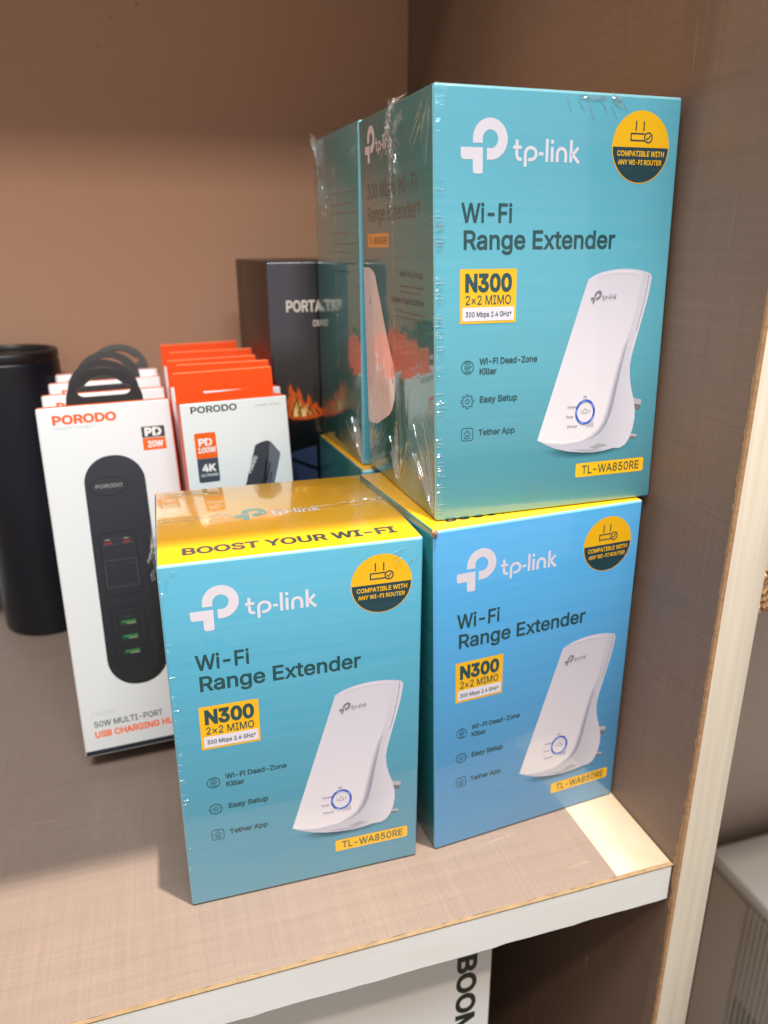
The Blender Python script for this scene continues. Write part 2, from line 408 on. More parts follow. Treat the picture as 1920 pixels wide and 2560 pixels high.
def fade_mat(name, col, strength=1.0, rough=.28, coat=True):
    """ink whose density follows the 'fade' value: part of the printed picture"""
    if name in MATS: return MATS[name]
    t = NT(name)
    a = t.add('ShaderNodeAttribute', attribute_name='fade').outputs['Fac']
    al = t.math('MULTIPLY', t.math('POWER', a, 1.3), strength)
    MATS[name] = t.pr(color=col, rough=rough, alpha=al, coat=1.0 if coat else 0, coatr=.04)
    return MATS[name]
GLYPHS = """
- 453|337,244 337,188 114,188 114,244
. 188|95,-4 83,-3 73,1 63,9 55,18 51,29 50,41 51,53 55,64 63,73 73,81 83,85 95,87 107,85 118,81 128,73 135,64 140,53 141,41 140,29 135,18 128,9 118,1 107,-3
0 453|227,-7 191,-3 158,7 130,24 105,48 85,77 69,113 57,155 50,202 48,254 50,306 57,353 69,395 85,431 106,461 130,484 159,502 191,512 227,516 262,512 295,502 323,484 348,461 368,431 384,395 396,353 403,306 405,254 403,202 396,155 384,113 368,77 348,48 323,24 295,7 263,-3|227,50 250,52 271,60 290,74 306,92 320,116 330,144 338,176 342,213 344,254 342,295 338,332 330,365 320,393 306,416 290,435 271,449 250,457 227,460 203,457 182,449 163,435 147,416 134,393 123,365 115,332 111,295 109,254 111,213 115,176 123,144 134,116 147,92 163,74 182,60 203,52
1 453|76,0 76,55 391,55 391,0|276,509 276,0 212,0 212,448 209,448 86,358 86,427 198,509
2 453|64,0 64,47 234,229 282,282 294,298 303,312 311,327 316,341 319,356 320,371 319,389 315,405 308,419 298,431 287,441 273,449 258,455 241,458 224,460 205,458 188,454 172,447 159,438 148,427 139,413 132,398 128,381 127,362 66,362 68,391 75,418 86,442 102,464 121,482 143,496 168,507 196,513 225,516 254,513 281,507 306,497 328,482 346,465 361,445 372,423 379,398 381,372 380,354 377,336 371,318 363,299 351,280 336,259 267,180 153,60 153,57 389,57 389,0
3 453|218,-7 188,-5 159,1 133,10 108,22 88,38 70,57 57,79 48,104 44,132 109,132 112,115 118,100 126,87 137,76 150,66 165,59 182,54 200,51 219,50 239,51 258,55 275,61 291,69 304,80 315,93 323,108 328,125 329,145 328,163 323,180 316,196 306,211 292,223 275,234 254,241 229,246 201,248 157,248 157,299 288,448 288,452 70,452 70,509 372,509 372,461 211,278 211,289 247,290 279,286 308,276 333,262 354,244 371,222 383,198 391,173 393,145 390,116 383,90 370,66 354,45 333,27 309,12 281,2 251,-5
4 453|40,105 40,158 247,509 311,509 109,166 109,163 413,163 413,105|282,0 282,121 282,146 282,318 343,318 343,0
5 453|221,-7 192,-5 165,1 140,11 118,25 99,41 83,60 71,82 63,105 60,130 122,130 125,115 130,102 138,89 148,78 160,68 173,60 188,54 204,51 221,50 241,51 259,56 276,64 291,75 304,89 314,104 322,122 326,141 328,162 326,183 321,203 314,221 303,237 290,251 275,262 257,270 238,275 218,277 201,276 184,273 167,268 152,262 139,255 128,246 67,253 96,509 366,509 366,452 151,452 134,301 136,301 148,311 162,318 178,325 194,330 212,333 229,334 252,332 274,328 294,321 313,311 330,299 345,285 358,269 370,251 379,231 386,210 390,187 391,163 388,132 381,102 369,76 352,52 332,32 309,15 282,3 253,-4
6 453|226,-7 196,-4 168,3 142,15 119,31 100,51 84,74 73,101 66,130 64,162 65,187 71,212 80,239 93,268 112,302 137,340 252,509 322,509 151,261 145,261 151,270 157,279 165,288 174,295 184,302 196,307 208,311 221,313 235,314 265,312 291,305 316,295 337,280 355,262 370,240 380,215 387,187 389,157 387,127 379,98 368,73 352,50 333,30 310,14 284,3 257,-4|226,48 245,50 263,55 279,63 293,73 304,86 314,101 322,119 326,137 327,157 326,178 322,196 314,213 304,228 293,241 279,251 263,259 245,264 226,265 207,264 190,259 174,252 160,241 148,229 138,214 131,197 126,179 125,158 126,138 131,119 138,102 148,86 160,73 174,63 190,55 207,50
8 453|226,-7 193,-5 163,1 136,11 111,25 91,42 74,62 62,84 54,109 52,135 53,156 58,176 65,195 75,212 87,228 101,241 117,252 134,260 153,265 153,267 129,276 109,289 93,308 80,330 73,354 70,380 73,405 79,429 90,450 106,469 124,485 146,498 170,508 197,514 226,516 255,514 282,508 306,498 328,485 346,469 361,450 373,429 379,405 382,380 379,354 372,330 359,308 343,289 323,276 300,267 300,265 319,260 335,252 351,241 365,228 377,212 387,195 395,176 399,156 401,135 398,109 391,84 378,62 362,42 341,25 317,11 289,1 259,-5|226,49 248,50 267,54 285,60 300,69 313,79 323,91 331,106 335,121 337,139 335,157 330,173 322,189 312,202 298,213 283,223 265,230 247,234 226,235 206,234 187,230 169,223 154,213 140,202 130,189 122,173 117,157 115,139 117,121 121,106 129,91 139,79 152,69 167,60 185,54 205,50|226,290 244,291 260,294 274,300 287,308 298,318 307,330 314,344 318,359 319,376 318,392 314,407 308,420 299,432 288,442 275,449 260,455 244,459 226,460 208,459 192,455 177,449 164,442 153,432 145,420 138,407 134,392 133,376 134,359 138,344 145,330 154,318 165,308 178,300 193,294 209,291
A 480|16,0 201,509 276,509 463,0 395,0 287,302 264,372 232,478 245,478 213,371 191,302 85,0|110,142 110,199 370,199 370,142
B 456|60,0 60,509 241,509 274,507 304,501 329,491 350,477 367,461 381,442 390,421 396,398 398,374 397,353 393,336 387,320 378,307 368,295 356,286 343,278 329,272 315,267 315,262 331,260 347,254 363,245 378,234 391,220 402,203 411,184 416,161 418,136 416,111 410,88 400,67 386,48 368,31 344,18 317,8 284,2 247,0|125,57 245,57 281,60 309,67 330,80 344,96 353,115 355,137 354,153 350,169 342,184 333,197 320,209 306,218 289,225 269,229 248,231 125,231|125,285 238,285 256,287 273,290 288,296 302,304 314,314 323,326 330,340 335,355 336,372 333,393 326,412 313,429 294,442 270,449 240,452 125,452
C 510|267,-7 225,-3 186,7 150,25 119,49 92,79 70,115 53,157 44,203 40,254 44,305 53,352 70,393 92,429 119,459 150,484 186,501 225,512 267,516 293,514 317,511 340,504 362,496 383,485 402,471 419,456 435,438 448,418 459,397 467,373 473,348 408,348 404,365 397,380 389,395 380,407 369,418 357,428 344,437 330,444 315,449 300,453 284,455 267,456 237,453 209,445 184,432 161,414 141,391 125,364 113,332 106,295 103,254 106,213 113,177 125,145 141,117 161,94 184,76 210,63 237,56 267,53 284,54 300,56 315,60 330,65 344,72 357,81 369,90 380,102 389,114 397,128 404,144 408,160 473,160 467,135 459,112 448,91 435,71 420,53 402,38 383,24 363,13 341,5 317,-2 293,-6
D 502|219,0 96,0 96,57 215,57 254,60 288,68 318,81 343,99 363,122 379,149 390,181 397,216 399,255 397,294 390,329 379,361 364,388 344,410 320,428 291,441 258,449 221,452 93,452 93,509 225,509 273,505 315,495 353,478 385,455 412,426 433,391 449,351 458,306 462,255 458,205 449,159 433,119 411,83 384,54 351,31 312,14 268,3|125,509 125,0 60,0 60,509
E 419|60,0 60,509 372,509 372,452 125,452 125,286 355,286 355,229 125,229 125,57 375,57 375,0
F 410|60,0 60,509 369,509 369,452 125,452 125,278 346,278 346,221 125,221 125,0
G 520|269,-7 225,-3 185,7 149,25 118,49 91,79 69,116 53,157 43,203 40,254 43,305 53,352 69,393 91,429 117,459 149,484 184,501 223,512 265,516 291,514 316,510 340,504 363,494 384,483 403,469 421,453 436,436 449,416 460,395 468,373 474,349 408,349 402,365 395,379 387,393 378,406 368,417 356,427 344,436 330,443 315,448 300,453 283,455 265,456 236,453 209,445 183,432 160,414 141,392 125,364 113,332 106,295 103,254 106,213 113,177 125,145 141,117 161,95 184,76 210,63 238,56 269,53 296,55 322,61 345,71 365,85 382,102 396,123 407,147 413,173 415,202 434,199 283,199 283,256 478,256 478,200 475,160 466,124 451,91 431,62 406,38 377,19 344,5 308,-4
H 517|60,0 60,509 125,509 125,289 392,289 392,509 457,509 457,0 392,0 392,232 125,232 125,0
I 300|31,0 31,57 118,57 118,452 31,452 31,509 269,509 269,452 183,452 183,57 269,57 269,0
K 467|104,145 104,216 139,261 174,303 212,344 364,509 448,509 231,276 228,276|60,0 60,509 125,509 125,334 124,225 125,193 125,0|372,0 188,259 228,309 449,0
L 393|60,0 60,509 125,509 125,57 361,57 361,0
M 628|60,0 60,509 152,509 277,187 287,159 299,123 311,84 322,49 307,49 318,83 330,121 342,158 352,187 476,509 568,509 568,0 504,0 504,291 504,327 505,369 506,413 507,457 513,457 498,409 482,363 467,322 456,291 342,0 286,0 170,291 159,321 145,361 129,408 112,457 119,457 120,416 121,372 122,328 122,291 122,0
N 523|60,0 60,509 136,509 343,183 363,151 388,107 414,55 405,54 401,108 399,157 399,195 399,509 463,509 463,0 387,0 202,290 177,331 148,381 108,452 119,454 122,384 124,328 125,291 125,0
O 533|267,-7 225,-3 186,7 150,25 119,49 92,79 70,115 53,157 44,203 40,254 44,305 53,352 70,393 92,429 119,459 150,484 186,501 225,512 267,516 309,512 348,501 384,484 415,459 442,429 464,393 480,352 490,305 493,254 490,203 480,157 464,115 442,79 415,49 384,25 348,7 309,-3|267,53 296,55 324,63 349,76 372,94 392,116 408,144 420,176 428,213 430,254 428,295 420,332 408,365 392,392 372,415 349,433 324,446 296,453 267,456 237,453 210,445 184,433 161,415 142,392 125,364 113,332 106,295 103,254 106,213 113,176 125,144 142,117 161,94 184,76 210,63 237,55
P 445|60,0 60,509 235,509 272,506 305,499 332,487 356,471 375,452 390,430 400,404 407,377 409,348 407,318 400,291 390,265 375,243 356,223 332,207 305,195 272,188 235,186 109,186 109,242 233,242 257,244 279,248 297,256 312,266 324,279 333,294 339,310 343,328 344,348 343,367 339,385 333,402 324,416 312,428 297,439 279,446 257,451 232,452 125,452 125,0
R 449|60,0 60,509 236,509 273,506 305,500 333,489 356,473 376,455 390,433 401,408 407,381 409,352 407,323 401,296 390,271 376,250 356,232 333,217 305,206 273,200 236,198 96,198 96,255 234,255 258,256 280,260 298,267 313,276 325,287 334,300 340,316 344,333 345,352 344,371 340,389 334,405 325,419 313,430 298,440 279,446 258,451 233,452 125,452 125,0|353,0 230,229 303,229 428,0
S 447|224,-9 188,-7 156,-1 128,9 102,23 81,40 64,60 51,83 42,109 38,137 104,137 108,118 114,102 123,88 136,76 150,66 166,59 185,53 204,50 224,49 246,50 267,54 286,60 303,69 317,79 329,92 338,106 344,122 346,139 344,154 340,168 332,179 322,189 310,197 296,205 245,222 184,239 145,253 112,269 86,289 67,313 56,341 52,372 54,400 62,425 75,448 92,468 113,484 138,498 165,508 195,514 227,516 259,514 289,508 316,498 340,484 360,468 377,449 390,427 398,403 401,378 337,378 332,402 320,421 302,437 280,449 254,456 225,459 204,457 185,454 167,448 152,440 139,430 129,418 121,405 117,391 115,376 117,359 122,345 131,334 142,324 155,315 169,308 212,293 264,279 312,264 328,256 344,248 359,238 372,226 384,213 395,198 402,180 407,161 408,139 406,112 399,87 386,64 370,43 349,25 323,11 294,0 261,-7
T 449|32,452 32,509 417,509 417,452 257,452 257,0 193,0 193,452
U 517|259,-8 220,-6 186,2 154,15 126,33 103,55 85,80 71,108 63,140 60,173 60,509 124,509 124,178 126,155 132,133 141,113 153,95 169,80 187,68 208,59 232,53 259,52 285,53 309,59 331,68 349,80 364,95 377,113 385,133 391,155 393,178 393,509 457,509 457,173 454,140 446,108 433,80 414,55 391,33 363,15 332,2 297,-6
W 686|155,0 16,509 82,509 163,196 175,145 187,94 197,40 189,40 200,94 211,145 224,196 306,509 380,509 462,196 474,145 486,94 497,40 488,40 499,94 510,145 523,196 603,509 670,509 530,0 455,0 368,323 351,391 336,475 350,475 335,395 318,323 230,0
Y 472|203,0 203,208 16,509 91,509 192,344 222,292 250,230 224,230 251,293 280,344 381,509 455,509 268,208 268,0
Z 438|42,0 42,46 273,385 306,431 341,476 348,454 285,452 223,452 40,452 40,509 397,509 397,462 169,129 134,81 97,33 90,54 152,57 214,57 399,57 399,0
a 389|160,-9 137,-7 115,-3 94,5 76,15 60,29 48,45 38,63 32,84 30,108 32,128 36,146 43,161 53,174 64,184 78,193 92,200 108,206 125,211 178,220 234,227 247,229 257,231 265,235 271,240 274,246 276,255 276,257 275,272 272,285 267,297 260,307 251,315 240,322 227,327 212,330 196,331 178,330 163,327 149,322 137,316 127,309 118,301 110,292 104,283 100,274 41,291 51,313 64,331 79,346 95,358 114,368 133,375 153,380 173,383 194,384 239,379 255,375 271,369 286,360 300,350 312,336 322,320 330,301 335,278 337,251 337,0 277,0 277,52 272,52 252,25 242,16 229,8 215,1 199,-4 181,-7|170,45 192,47 211,51 228,59 242,68 254,80 263,93 270,108 274,122 276,138 276,190 259,182 231,176 200,171 175,168 134,159 122,153 112,147 103,139 97,130 93,118 92,105 93,93 96,82 102,72 109,64 119,57 130,52 142,48 156,46
b 424|229,-8 208,-7 189,-3 172,4 159,12 147,21 138,31 118,59 112,59 112,0 53,0 53,509 114,509 114,319 118,319 137,346 147,355 158,364 171,373 188,379 207,383 229,384 259,382 287,374 313,361 335,342 354,320 370,293 381,261 388,227 390,189 388,151 381,116 370,84 355,57 336,34 313,16 288,3 260,-6|220,47 242,49 262,55 279,66 294,80 306,97 316,117 323,139 327,163 328,189 327,215 323,239 316,261 307,281 295,298 280,311 262,322 243,328 220,330 198,328 178,322 161,312 147,299 134,282 125,263 118,241 114,216 113,189 114,162 118,138 125,115 135,95 147,78 162,65 179,55 198,49
c 396|207,-8 174,-5 144,3 117,16 93,35 72,58 56,85 44,116 37,150 34,187 37,225 44,260 56,291 72,318 93,341 117,360 144,374 174,382 207,384 226,384 243,381 260,377 276,371 291,364 305,356 318,346 330,335 340,322 349,308 356,293 362,277 303,262 290,289 270,311 242,325 207,330 184,328 163,321 145,310 130,296 118,278 108,258 102,236 98,212 96,187 98,163 102,139 108,117 118,97 130,80 145,66 163,55 184,49 207,46 243,52 271,66 292,89 304,117 363,102 357,86 350,70 341,56 331,43 319,32 306,21 292,12 277,5 261,-1 244,-5 226,-7
d 424|195,-8 165,-6 137,3 111,16 89,34 70,57 55,84 43,116 36,151 34,189 36,227 43,261 55,293 70,320 89,342 112,361 137,374 165,382 196,384 218,383 237,379 253,373 267,364 278,355 287,346 306,319 311,319 311,509 372,509 372,0 313,0 313,59 307,59 287,31 277,21 266,12 252,4 236,-3 217,-7|205,47 226,49 246,55 263,65 278,78 290,95 299,115 306,138 310,162 312,189 310,216 306,241 300,263 290,282 278,299 263,312 246,322 227,328 205,330 182,328 162,322 145,311 130,298 118,281 108,261 102,239 98,215 96,189 98,163 102,139 109,117 118,97 130,80 145,66 162,55 182,49
e 404|212,-8 177,-5 145,3 117,16 92,35 72,58 56,85 44,116 37,150 34,187 36,224 44,258 55,290 71,317 91,340 115,359 142,373 172,382 205,384 226,383 246,380 266,374 285,366 303,355 319,341 334,324 347,305 357,282 365,256 370,227 371,194 371,169 75,169 75,221 338,221 310,202 308,226 304,248 298,269 288,286 277,301 263,314 246,323 227,328 205,330 183,328 164,323 146,313 131,301 119,286 109,270 102,251 97,231 96,211 96,178 98,151 102,127 110,106 121,88 135,73 151,61 169,53 190,48 212,46 227,47 241,49 254,53 265,58 276,65 285,73 294,82 300,93 306,105 365,91 358,72 348,55 335,39 320,26 302,14 283,4 261,-3 237,-7
g 425|207,-151 180,-149 156,-146 134,-140 114,-132 97,-122 82,-110 70,-97 59,-84 51,-69 101,-41 122,-66 131,-74 142,-82 154,-88 169,-93 187,-96 207,-97 236,-95 261,-87 282,-75 298,-58 308,-34 311,-6 311,68 306,68 287,41 277,32 266,23 252,16 236,10 217,6 195,5 165,7 138,14 113,27 90,43 71,65 55,90 43,120 36,154 34,191 36,229 43,263 55,293 71,320 90,342 112,361 138,374 166,382 196,384 218,383 237,379 253,373 267,365 279,356 288,346 308,319 313,319 313,379 372,379 372,-9 370,-40 363,-67 350,-90 334,-109 314,-124 291,-136 265,-144 237,-149|205,59 227,61 246,66 264,75 278,87 290,103 300,121 307,142 311,166 312,193 311,219 307,242 300,264 291,283 279,299 264,312 247,322 227,328 205,330 182,328 163,322 145,312 130,298 118,282 109,262 102,241 98,218 96,193 98,167 102,144 109,123 118,104 131,88 145,76 163,66 183,61
h 410|114,227 114,0 53,0 53,509 114,509 114,287 102,287 116,319 132,344 152,362 175,374 200,382 227,384 252,383 275,377 295,369 313,356 328,340 341,321 350,298 355,271 357,240 357,0 296,0 296,235 293,263 286,286 273,304 256,318 235,326 210,329 192,328 176,324 161,317 147,308 136,297 126,283 119,266 115,248
i 167|53,0 53,379 114,379 114,0|84,443 73,444 63,448 54,455 47,463 43,472 41,483 43,494 47,504 54,512 63,518 73,522 84,524 95,522 105,518 114,512 121,504 125,494 126,483 125,472 121,463 114,455 105,448 95,444
k 381|110,137 110,212 121,212 284,379 360,379 184,199 177,199|53,0 53,509 114,509 114,0|294,0 148,186 191,229 372,0
l 189|139,-2 112,0 91,8 74,20 62,37 55,59 53,84 53,509 114,509 114,99 114,83 117,71 120,62 126,57 135,53 146,52 160,53 170,54 181,3 162,-1
n 410|114,227 114,0 53,0 53,379 112,379 112,287 102,287 116,319 132,344 152,362 175,374 200,382 227,384 252,383 275,377 295,369 313,356 328,340 341,321 350,298 355,271 357,240 357,0 296,0 296,235 293,263 286,286 273,304 256,318 235,326 210,329 192,328 176,324 161,317 147,308 136,297 126,283 119,266 115,248
o 415|207,-8 174,-5 144,3 117,16 93,35 72,58 56,85 44,116 37,150 34,187 37,225 44,260 56,291 72,318 93,341 117,360 144,374 174,382 207,384 241,382 271,374 299,360 323,341 343,318 359,291 371,260 379,225 381,187 379,150 371,116 359,85 343,58 323,35 299,16 271,3 241,-5|207,46 231,49 252,55 270,66 285,80 298,97 307,117 314,139 318,163 319,187 318,212 314,236 307,258 298,278 285,296 270,310 252,321 231,328 207,330 184,328 163,321 145,310 130,296 118,278 108,258 102,236 98,212 96,187 98,163 102,139 108,117 118,97 130,80 145,66 163,55 184,49
p 424|53,-143 53,379 112,379 112,319 118,319 137,346 147,355 158,364 171,373 188,379 207,383 229,384 259,382 287,374 313,361 335,342 354,320 370,293 381,261 388,227 390,189 388,151 381,116 370,84 355,57 336,34 313,16 288,3 260,-6 229,-8 208,-7 189,-3 173,4 159,12 147,21 138,31 118,59 114,59 114,-143|220,47 242,49 262,55 279,66 294,80 306,97 316,117 323,139 327,163 328,189 327,215 323,239 316,261 307,281 295,298 280,311 262,322 243,328 220,330 198,328 178,322 161,312 147,299 134,282 125,263 118,241 114,216 113,189 114,162 118,138 125,115 135,95 147,78 162,65 179,55 198,49
r 259|53,0 53,379 112,379 112,321 115,321 124,339 137,354 152,367 171,377 191,383 213,385 229,384 243,384 243,322 230,324 207,326 190,324 174,321 159,315 146,306 135,296 126,284 119,269 115,254 114,237 114,0
s 365|182,-8 157,-7 133,-3 112,3 93,12 76,24 62,38 50,54 41,73 36,94 94,107 101,87 111,72 124,60 141,52 160,47 181,45 206,47 227,53 244,62 258,74 265,88 268,103 266,115 262,126 254,136 243,144 229,150 212,155 149,170 118,180 92,192 72,208 58,227 50,249 47,274 49,295 55,314 65,332 79,347 95,360 115,370 137,378 161,383 187,384 212,383 234,379 254,372 271,363 286,352 299,339 309,324 318,308 324,290 268,277 262,291 254,304 243,316 228,325 210,331 187,333 166,331 147,326 131,317 119,305 111,292 109,277 110,264 115,253 124,243 136,235 152,229 172,223 229,209 261,200 287,187 306,171 320,153 328,131 331,107 329,85 323,65 312,47 298,31 281,18 260,6 236,-2 210,-7
t 227|204,379 204,327 6,327 6,379|65,471 126,471 126,98 127,83 130,70 136,61 144,55 156,51 170,50 185,51 202,54 213,2 192,-3 168,-4 138,-1 113,7 92,21 77,41 68,64 65,93
u 410|182,-5 158,-3 135,2 115,11 97,23 82,39 69,59 60,82 54,109 53,139 53,379 114,379 114,144 116,117 124,94 137,75 154,61 175,53 200,50 218,51 234,55 249,62 263,71 274,83 283,97 290,113 295,132 296,153 296,379 357,379 357,0 298,0 298,92 307,92 294,60 277,35 257,17 234,5 209,-3
w 567|138,0 23,379 87,379 133,214 154,137 175,41 165,41 186,135 206,214 252,379 316,379 362,214 382,136 402,41 391,41 413,135 434,214 480,379 545,379 429,0 368,0 319,172 305,225 291,280 277,338 291,338 277,280 263,225 248,172 199,0
x 379|21,0 171,218 171,171 29,379 100,379 147,306 179,253 207,206 175,206 202,253 233,306 282,379 352,379 209,169 209,214 358,0 287,0 231,85 200,136 173,182 205,182 178,136 148,85 91,0
y 389|47,-139 61,-86 71,-87 83,-89 94,-90 104,-89 113,-86 122,-81 130,-74 138,-64 145,-51 151,-36 163,-1 17,379 84,379 165,155 187,87 206,21 184,21 202,87 224,155 305,379 371,379 204,-58 196,-77 187,-93 177,-107 165,-119 153,-128 139,-136 125,-141 109,-144 91,-145 65,-143
z 380|42,0 42,46 254,320 254,323 48,323 48,379 333,379 333,331 126,60 126,56 339,56 339,0
° 316|158,283 138,285 119,290 101,298 84,310 70,324 59,340 50,358 45,377 43,397 45,418 50,437 59,455 70,472 84,486 101,497 119,506 138,511 158,513 179,511 198,506 216,497 232,486 246,472 257,455 266,437 271,418 273,397 271,377 266,358 257,340 246,324 232,310 216,298 198,290 179,285|158,334 170,335 180,338 190,343 199,349 207,357 213,366 218,376 221,386 222,397 221,409 218,420 213,430 207,439 199,446 190,453 180,458 170,461 158,462 147,461 136,458 126,453 117,446 109,439 103,430 98,420 96,409 95,397 96,386 98,376 103,366 109,357 117,349 126,343 136,338 147,335
× 453|348,38 67,320 106,360 387,78|106,38 67,78 348,360 387,320
† 341|151,133 140,278 140,509 201,509 201,278 189,133|38,351 38,403 303,403 303,351
§ 188|
"""
load_glyphs(GLYPHS)
# ------------------------------------------------------------------ laminate, wood and other surface materials
def laminate(name, base, line, rough=.5, axis='z', amount=1.0, pitch=1.0):
    """printed linen laminate: crossing threads at weave scale, long pale and dark slubs both ways, scuffs"""
    t = NT(name); P = t.obj(); x, y, z = t.sep(P)
    a, b = {'z': (x, y), 'x': (y, z), 'y': (x, z)}[axis]
    def slub(u, v, su, sv, seed):
        return t.noise(t.comb(t.math('MULTIPLY', u, su), t.math('MULTIPLY', v, sv), seed), 1, 3, .6)
    s1 = slub(a, b, 14, 620, 1.3); s2 = slub(a, b, 700, 16, 4.1)
    s3 = slub(a, b, 4, 200, 7.7); s4 = slub(a, b, 220, 5, 2.2)
    w = 2 * math.pi / (.00105 * pitch)
    wv = t.math('MULTIPLY', t.math('SINE', t.math('MULTIPLY', t.math('ADD', a, t.math('MULTIPLY', b, .35)), w)),
                t.math('SINE', t.math('MULTIPLY', t.math('SUBTRACT', b, t.math('MULTIPLY', a, .12)), w)))
    f = t.math('ADD', t.math('MULTIPLY', t.math('ADD', s1, s2), .24), t.math('MULTIPLY', t.math('ADD', s3, s4), .09))
    f = t.math('ADD', f, t.math('MULTIPLY', wv, .21))
    f = t.map(f, .12, .54, 0, 1)
    big = t.noise(P, 7, 3, .55)
    c = t.mix(f, line, base)
    c = t.mix(t.map(big, .35, .75, 0, .25 * amount), c, line)
    sp = t.noise(P, 210, 2, .5); ms = t.noise(P, 12, 2, .5)
    c = t.mix(t.math('MULTIPLY', t.map(sp, .74, .80, 0, .55), t.map(ms, .45, .6, 0, 1)), c, rgb(70, 56, 46))
    sc_ = t.noise(t.scale(P, (18, 260, 18)), 1, 1, .5, 1.5)
    c = t.mix(t.math('MULTIPLY', t.map(sc_, .70, .76, 0, .16), t.map(ms, .5, .62, 0, 1)), c, rgb(210, 196, 184))
    h = t.math('ADD', t.math('MULTIPLY', wv, .5), t.math('ADD', s1, s2))
    MATS[name] = t.pr(color=c, rough=t.map(big, .3, .7, rough - .07, rough + .07), spec=.45, normal=t.bump(h, .00006, .6))
    return MATS[name]

LAM_SHELF = laminate('laminate_shelf', rgb(137, 123, 114), rgb(108, 95, 87), .42, 'z', 1.0, 1.0)
LAM_BACK = laminate('laminate_back', rgb(198, 162, 140), rgb(190, 152, 128), .45, 'y', .6)
LAM_SIDE = laminate('laminate_side', rgb(132, 108, 93), rgb(104, 83, 70), .52, 'x', 1.0)
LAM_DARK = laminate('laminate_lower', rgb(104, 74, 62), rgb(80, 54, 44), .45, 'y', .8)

def board_mat(name, col, dark, sc=(300, 300, 6), speck=.5, rough=.55):
    t = NT(name); P = t.obj()
    g = t.noise(t.scale(P, sc), 1, 4, .65)
    c = t.mix(t.map(g, .38, .68, 0, .55), col, dark)
    sp = t.noise(P, 260, 3, .6)
    c = t.mix(t.map(sp, .70, .76, 0, speck), c, rgb(110, 90, 70))
    bl = t.noise(P, 16, 3, .6)
    c = t.mix(t.map(bl, .5, .75, 0, .25), c, dark)
    MATS[name] = t.pr(color=c, rough=rough, normal=t.bump(g, .0001, .5))
    return MATS[name]
EDGE_CREAM = board_mat('edge_band_cream', rgb(200, 194, 180), rgb(174, 167, 153), (260, 260, 7), .25)
BARE_WOOD = board_mat('bare_board', rgb(156, 146, 128), rgb(140, 124, 102), (30, 22, 30), .35, .5)
PVC_WHITE = board_mat('edge_band_white', rgb(226, 231, 234), rgb(216, 219, 218), (8, 40, 60), .10, .38)
CHIP = board_mat('chipboard', rgb(170, 134, 98), rgb(118, 88, 60), (420, 420, 420), .9, .8)
GLUE = board_mat('glue_line', rgb(136, 115, 86), rgb(100, 80, 56), (160, 160, 160), .6, .6)

# ------------------------------------------------------------------ the shelving unit
ZT = 0.70           # height of the board above
YB = 0.373          # back panel
unit = empty('shelving_unit', (0, 0, 0))
tag(unit, 'brown linen laminate shelving unit with white and cream edge bands that holds the boxes', 'shelving unit')

def jag_strip(x0, x1, n, ya, yb, za, zb, jy, jz, m, mesh):
    """thin bar along x whose lower/back edge wanders: chipped laminate and glue"""
    v = []; f = []
    for i in range(n + 1):
        x = x0 + (x1 - x0) * i / n
        a = random.random(); b = random.random()
        v += [(x, ya, zb), (x, ya, za - jz * b), (x, yb + jy * a, za - jz * b), (x, yb + jy * a, zb)]
    for i in range(n):
        o = 4 * i
        for k in range(4):
            f.append((o + k, o + (k + 1) % 4, o + 4 + (k + 1) % 4, o + 4 + k))
    f.append((0, 1, 2, 3)); f.append((4 * n + 3, 4 * n + 2, 4 * n + 1, 4 * n))
    mesh.add(v, [t[::-1] for t in f], m)

# shelf the boxes stand on
b = Mesh(); b.box(-.80, -.0283, .0012, YB, -.0188, 0, LAM_SHELF, 0)
b.build('shelf_board', unit)
b = Mesh(); b.box(-.0281, -.0003, .0012, YB, -.0188, .0002, BARE_WOOD, .0003, 1)
b.build('bare_strip', unit, label='unlaminated pale strip of the shelf beside the side panel')
b = Mesh()
v = []; f = []; n = 150
for i in range(n + 1):
    x = -.80 + (.80 - .0012) * i / n
    j = (random.random() - .5) * .0006 + .00012 * math.sin(i * .7)
    v += [(x, -.0006, -.0006), (x, -.0006, -.0189 + j), (x, .0010, -.0189 + j), (x, .0010, -.0006)]
for i in range(n):
    o = 4 * i
    for k in range(4): f.append((o + k, o + 4 + k, o + 4 + (k + 1) % 4, o + (k + 1) % 4))
f.append((3, 2, 1, 0)); f.append((4 * n, 4 * n + 1, 4 * n + 2, 4 * n + 3))
b.add(v, f, PVC_WHITE)
b.build('edge_band', unit, label='white plastic band on the front edge of the shelf')
b = Mesh()
jag_strip(-.80, -.0003, 260, -.00065, .0008, -.0004, .00012, .0007, 0, GLUE, b)
b.build('glue_line', unit, label='chipped yellowish glue line along the shelf edge')

# side panel: laminate faces, chipboard arris, cream edge band
YP = -.0038
b = Mesh(); b.box(0, .0182, YP + .0016, YB + .018, -1.0, ZT + .1, LAM_SIDE, 0)
b.build('side_panel', unit)
b = Mesh(); b.box(.0011, .0186, YP - .0002, YP + .0016, -1.0, ZT + .1, EDGE_CREAM, .0003, 1)
b.build('edge_band', unit, label='cream band on the front edge of the side panel')
b = Mesh()
v = []; f = []; n = 420
for i in range(n + 1):
    z = -.35 + .9 * i / n
    w = .0011; j = random.random() ** 8 * .0012 
    chip = .0030 * max(0, 1 - abs((z + .005) / .05)) * random.random()
    y1 = YP + .0016 + j + chip
    v += [(-.00012, YP + .0004, z), (-.00012, y1, z), (.0011, YP - .0001, z)]
for i in range(n):
    o = 3 * i
    f += [(o, o + 3, o + 4, o + 1), (o + 2, o + 5, o + 3, o)]
b.add(v, f, CHIP)
b.build('chipped_arris', unit, label='raw chipped corner of the side panel')
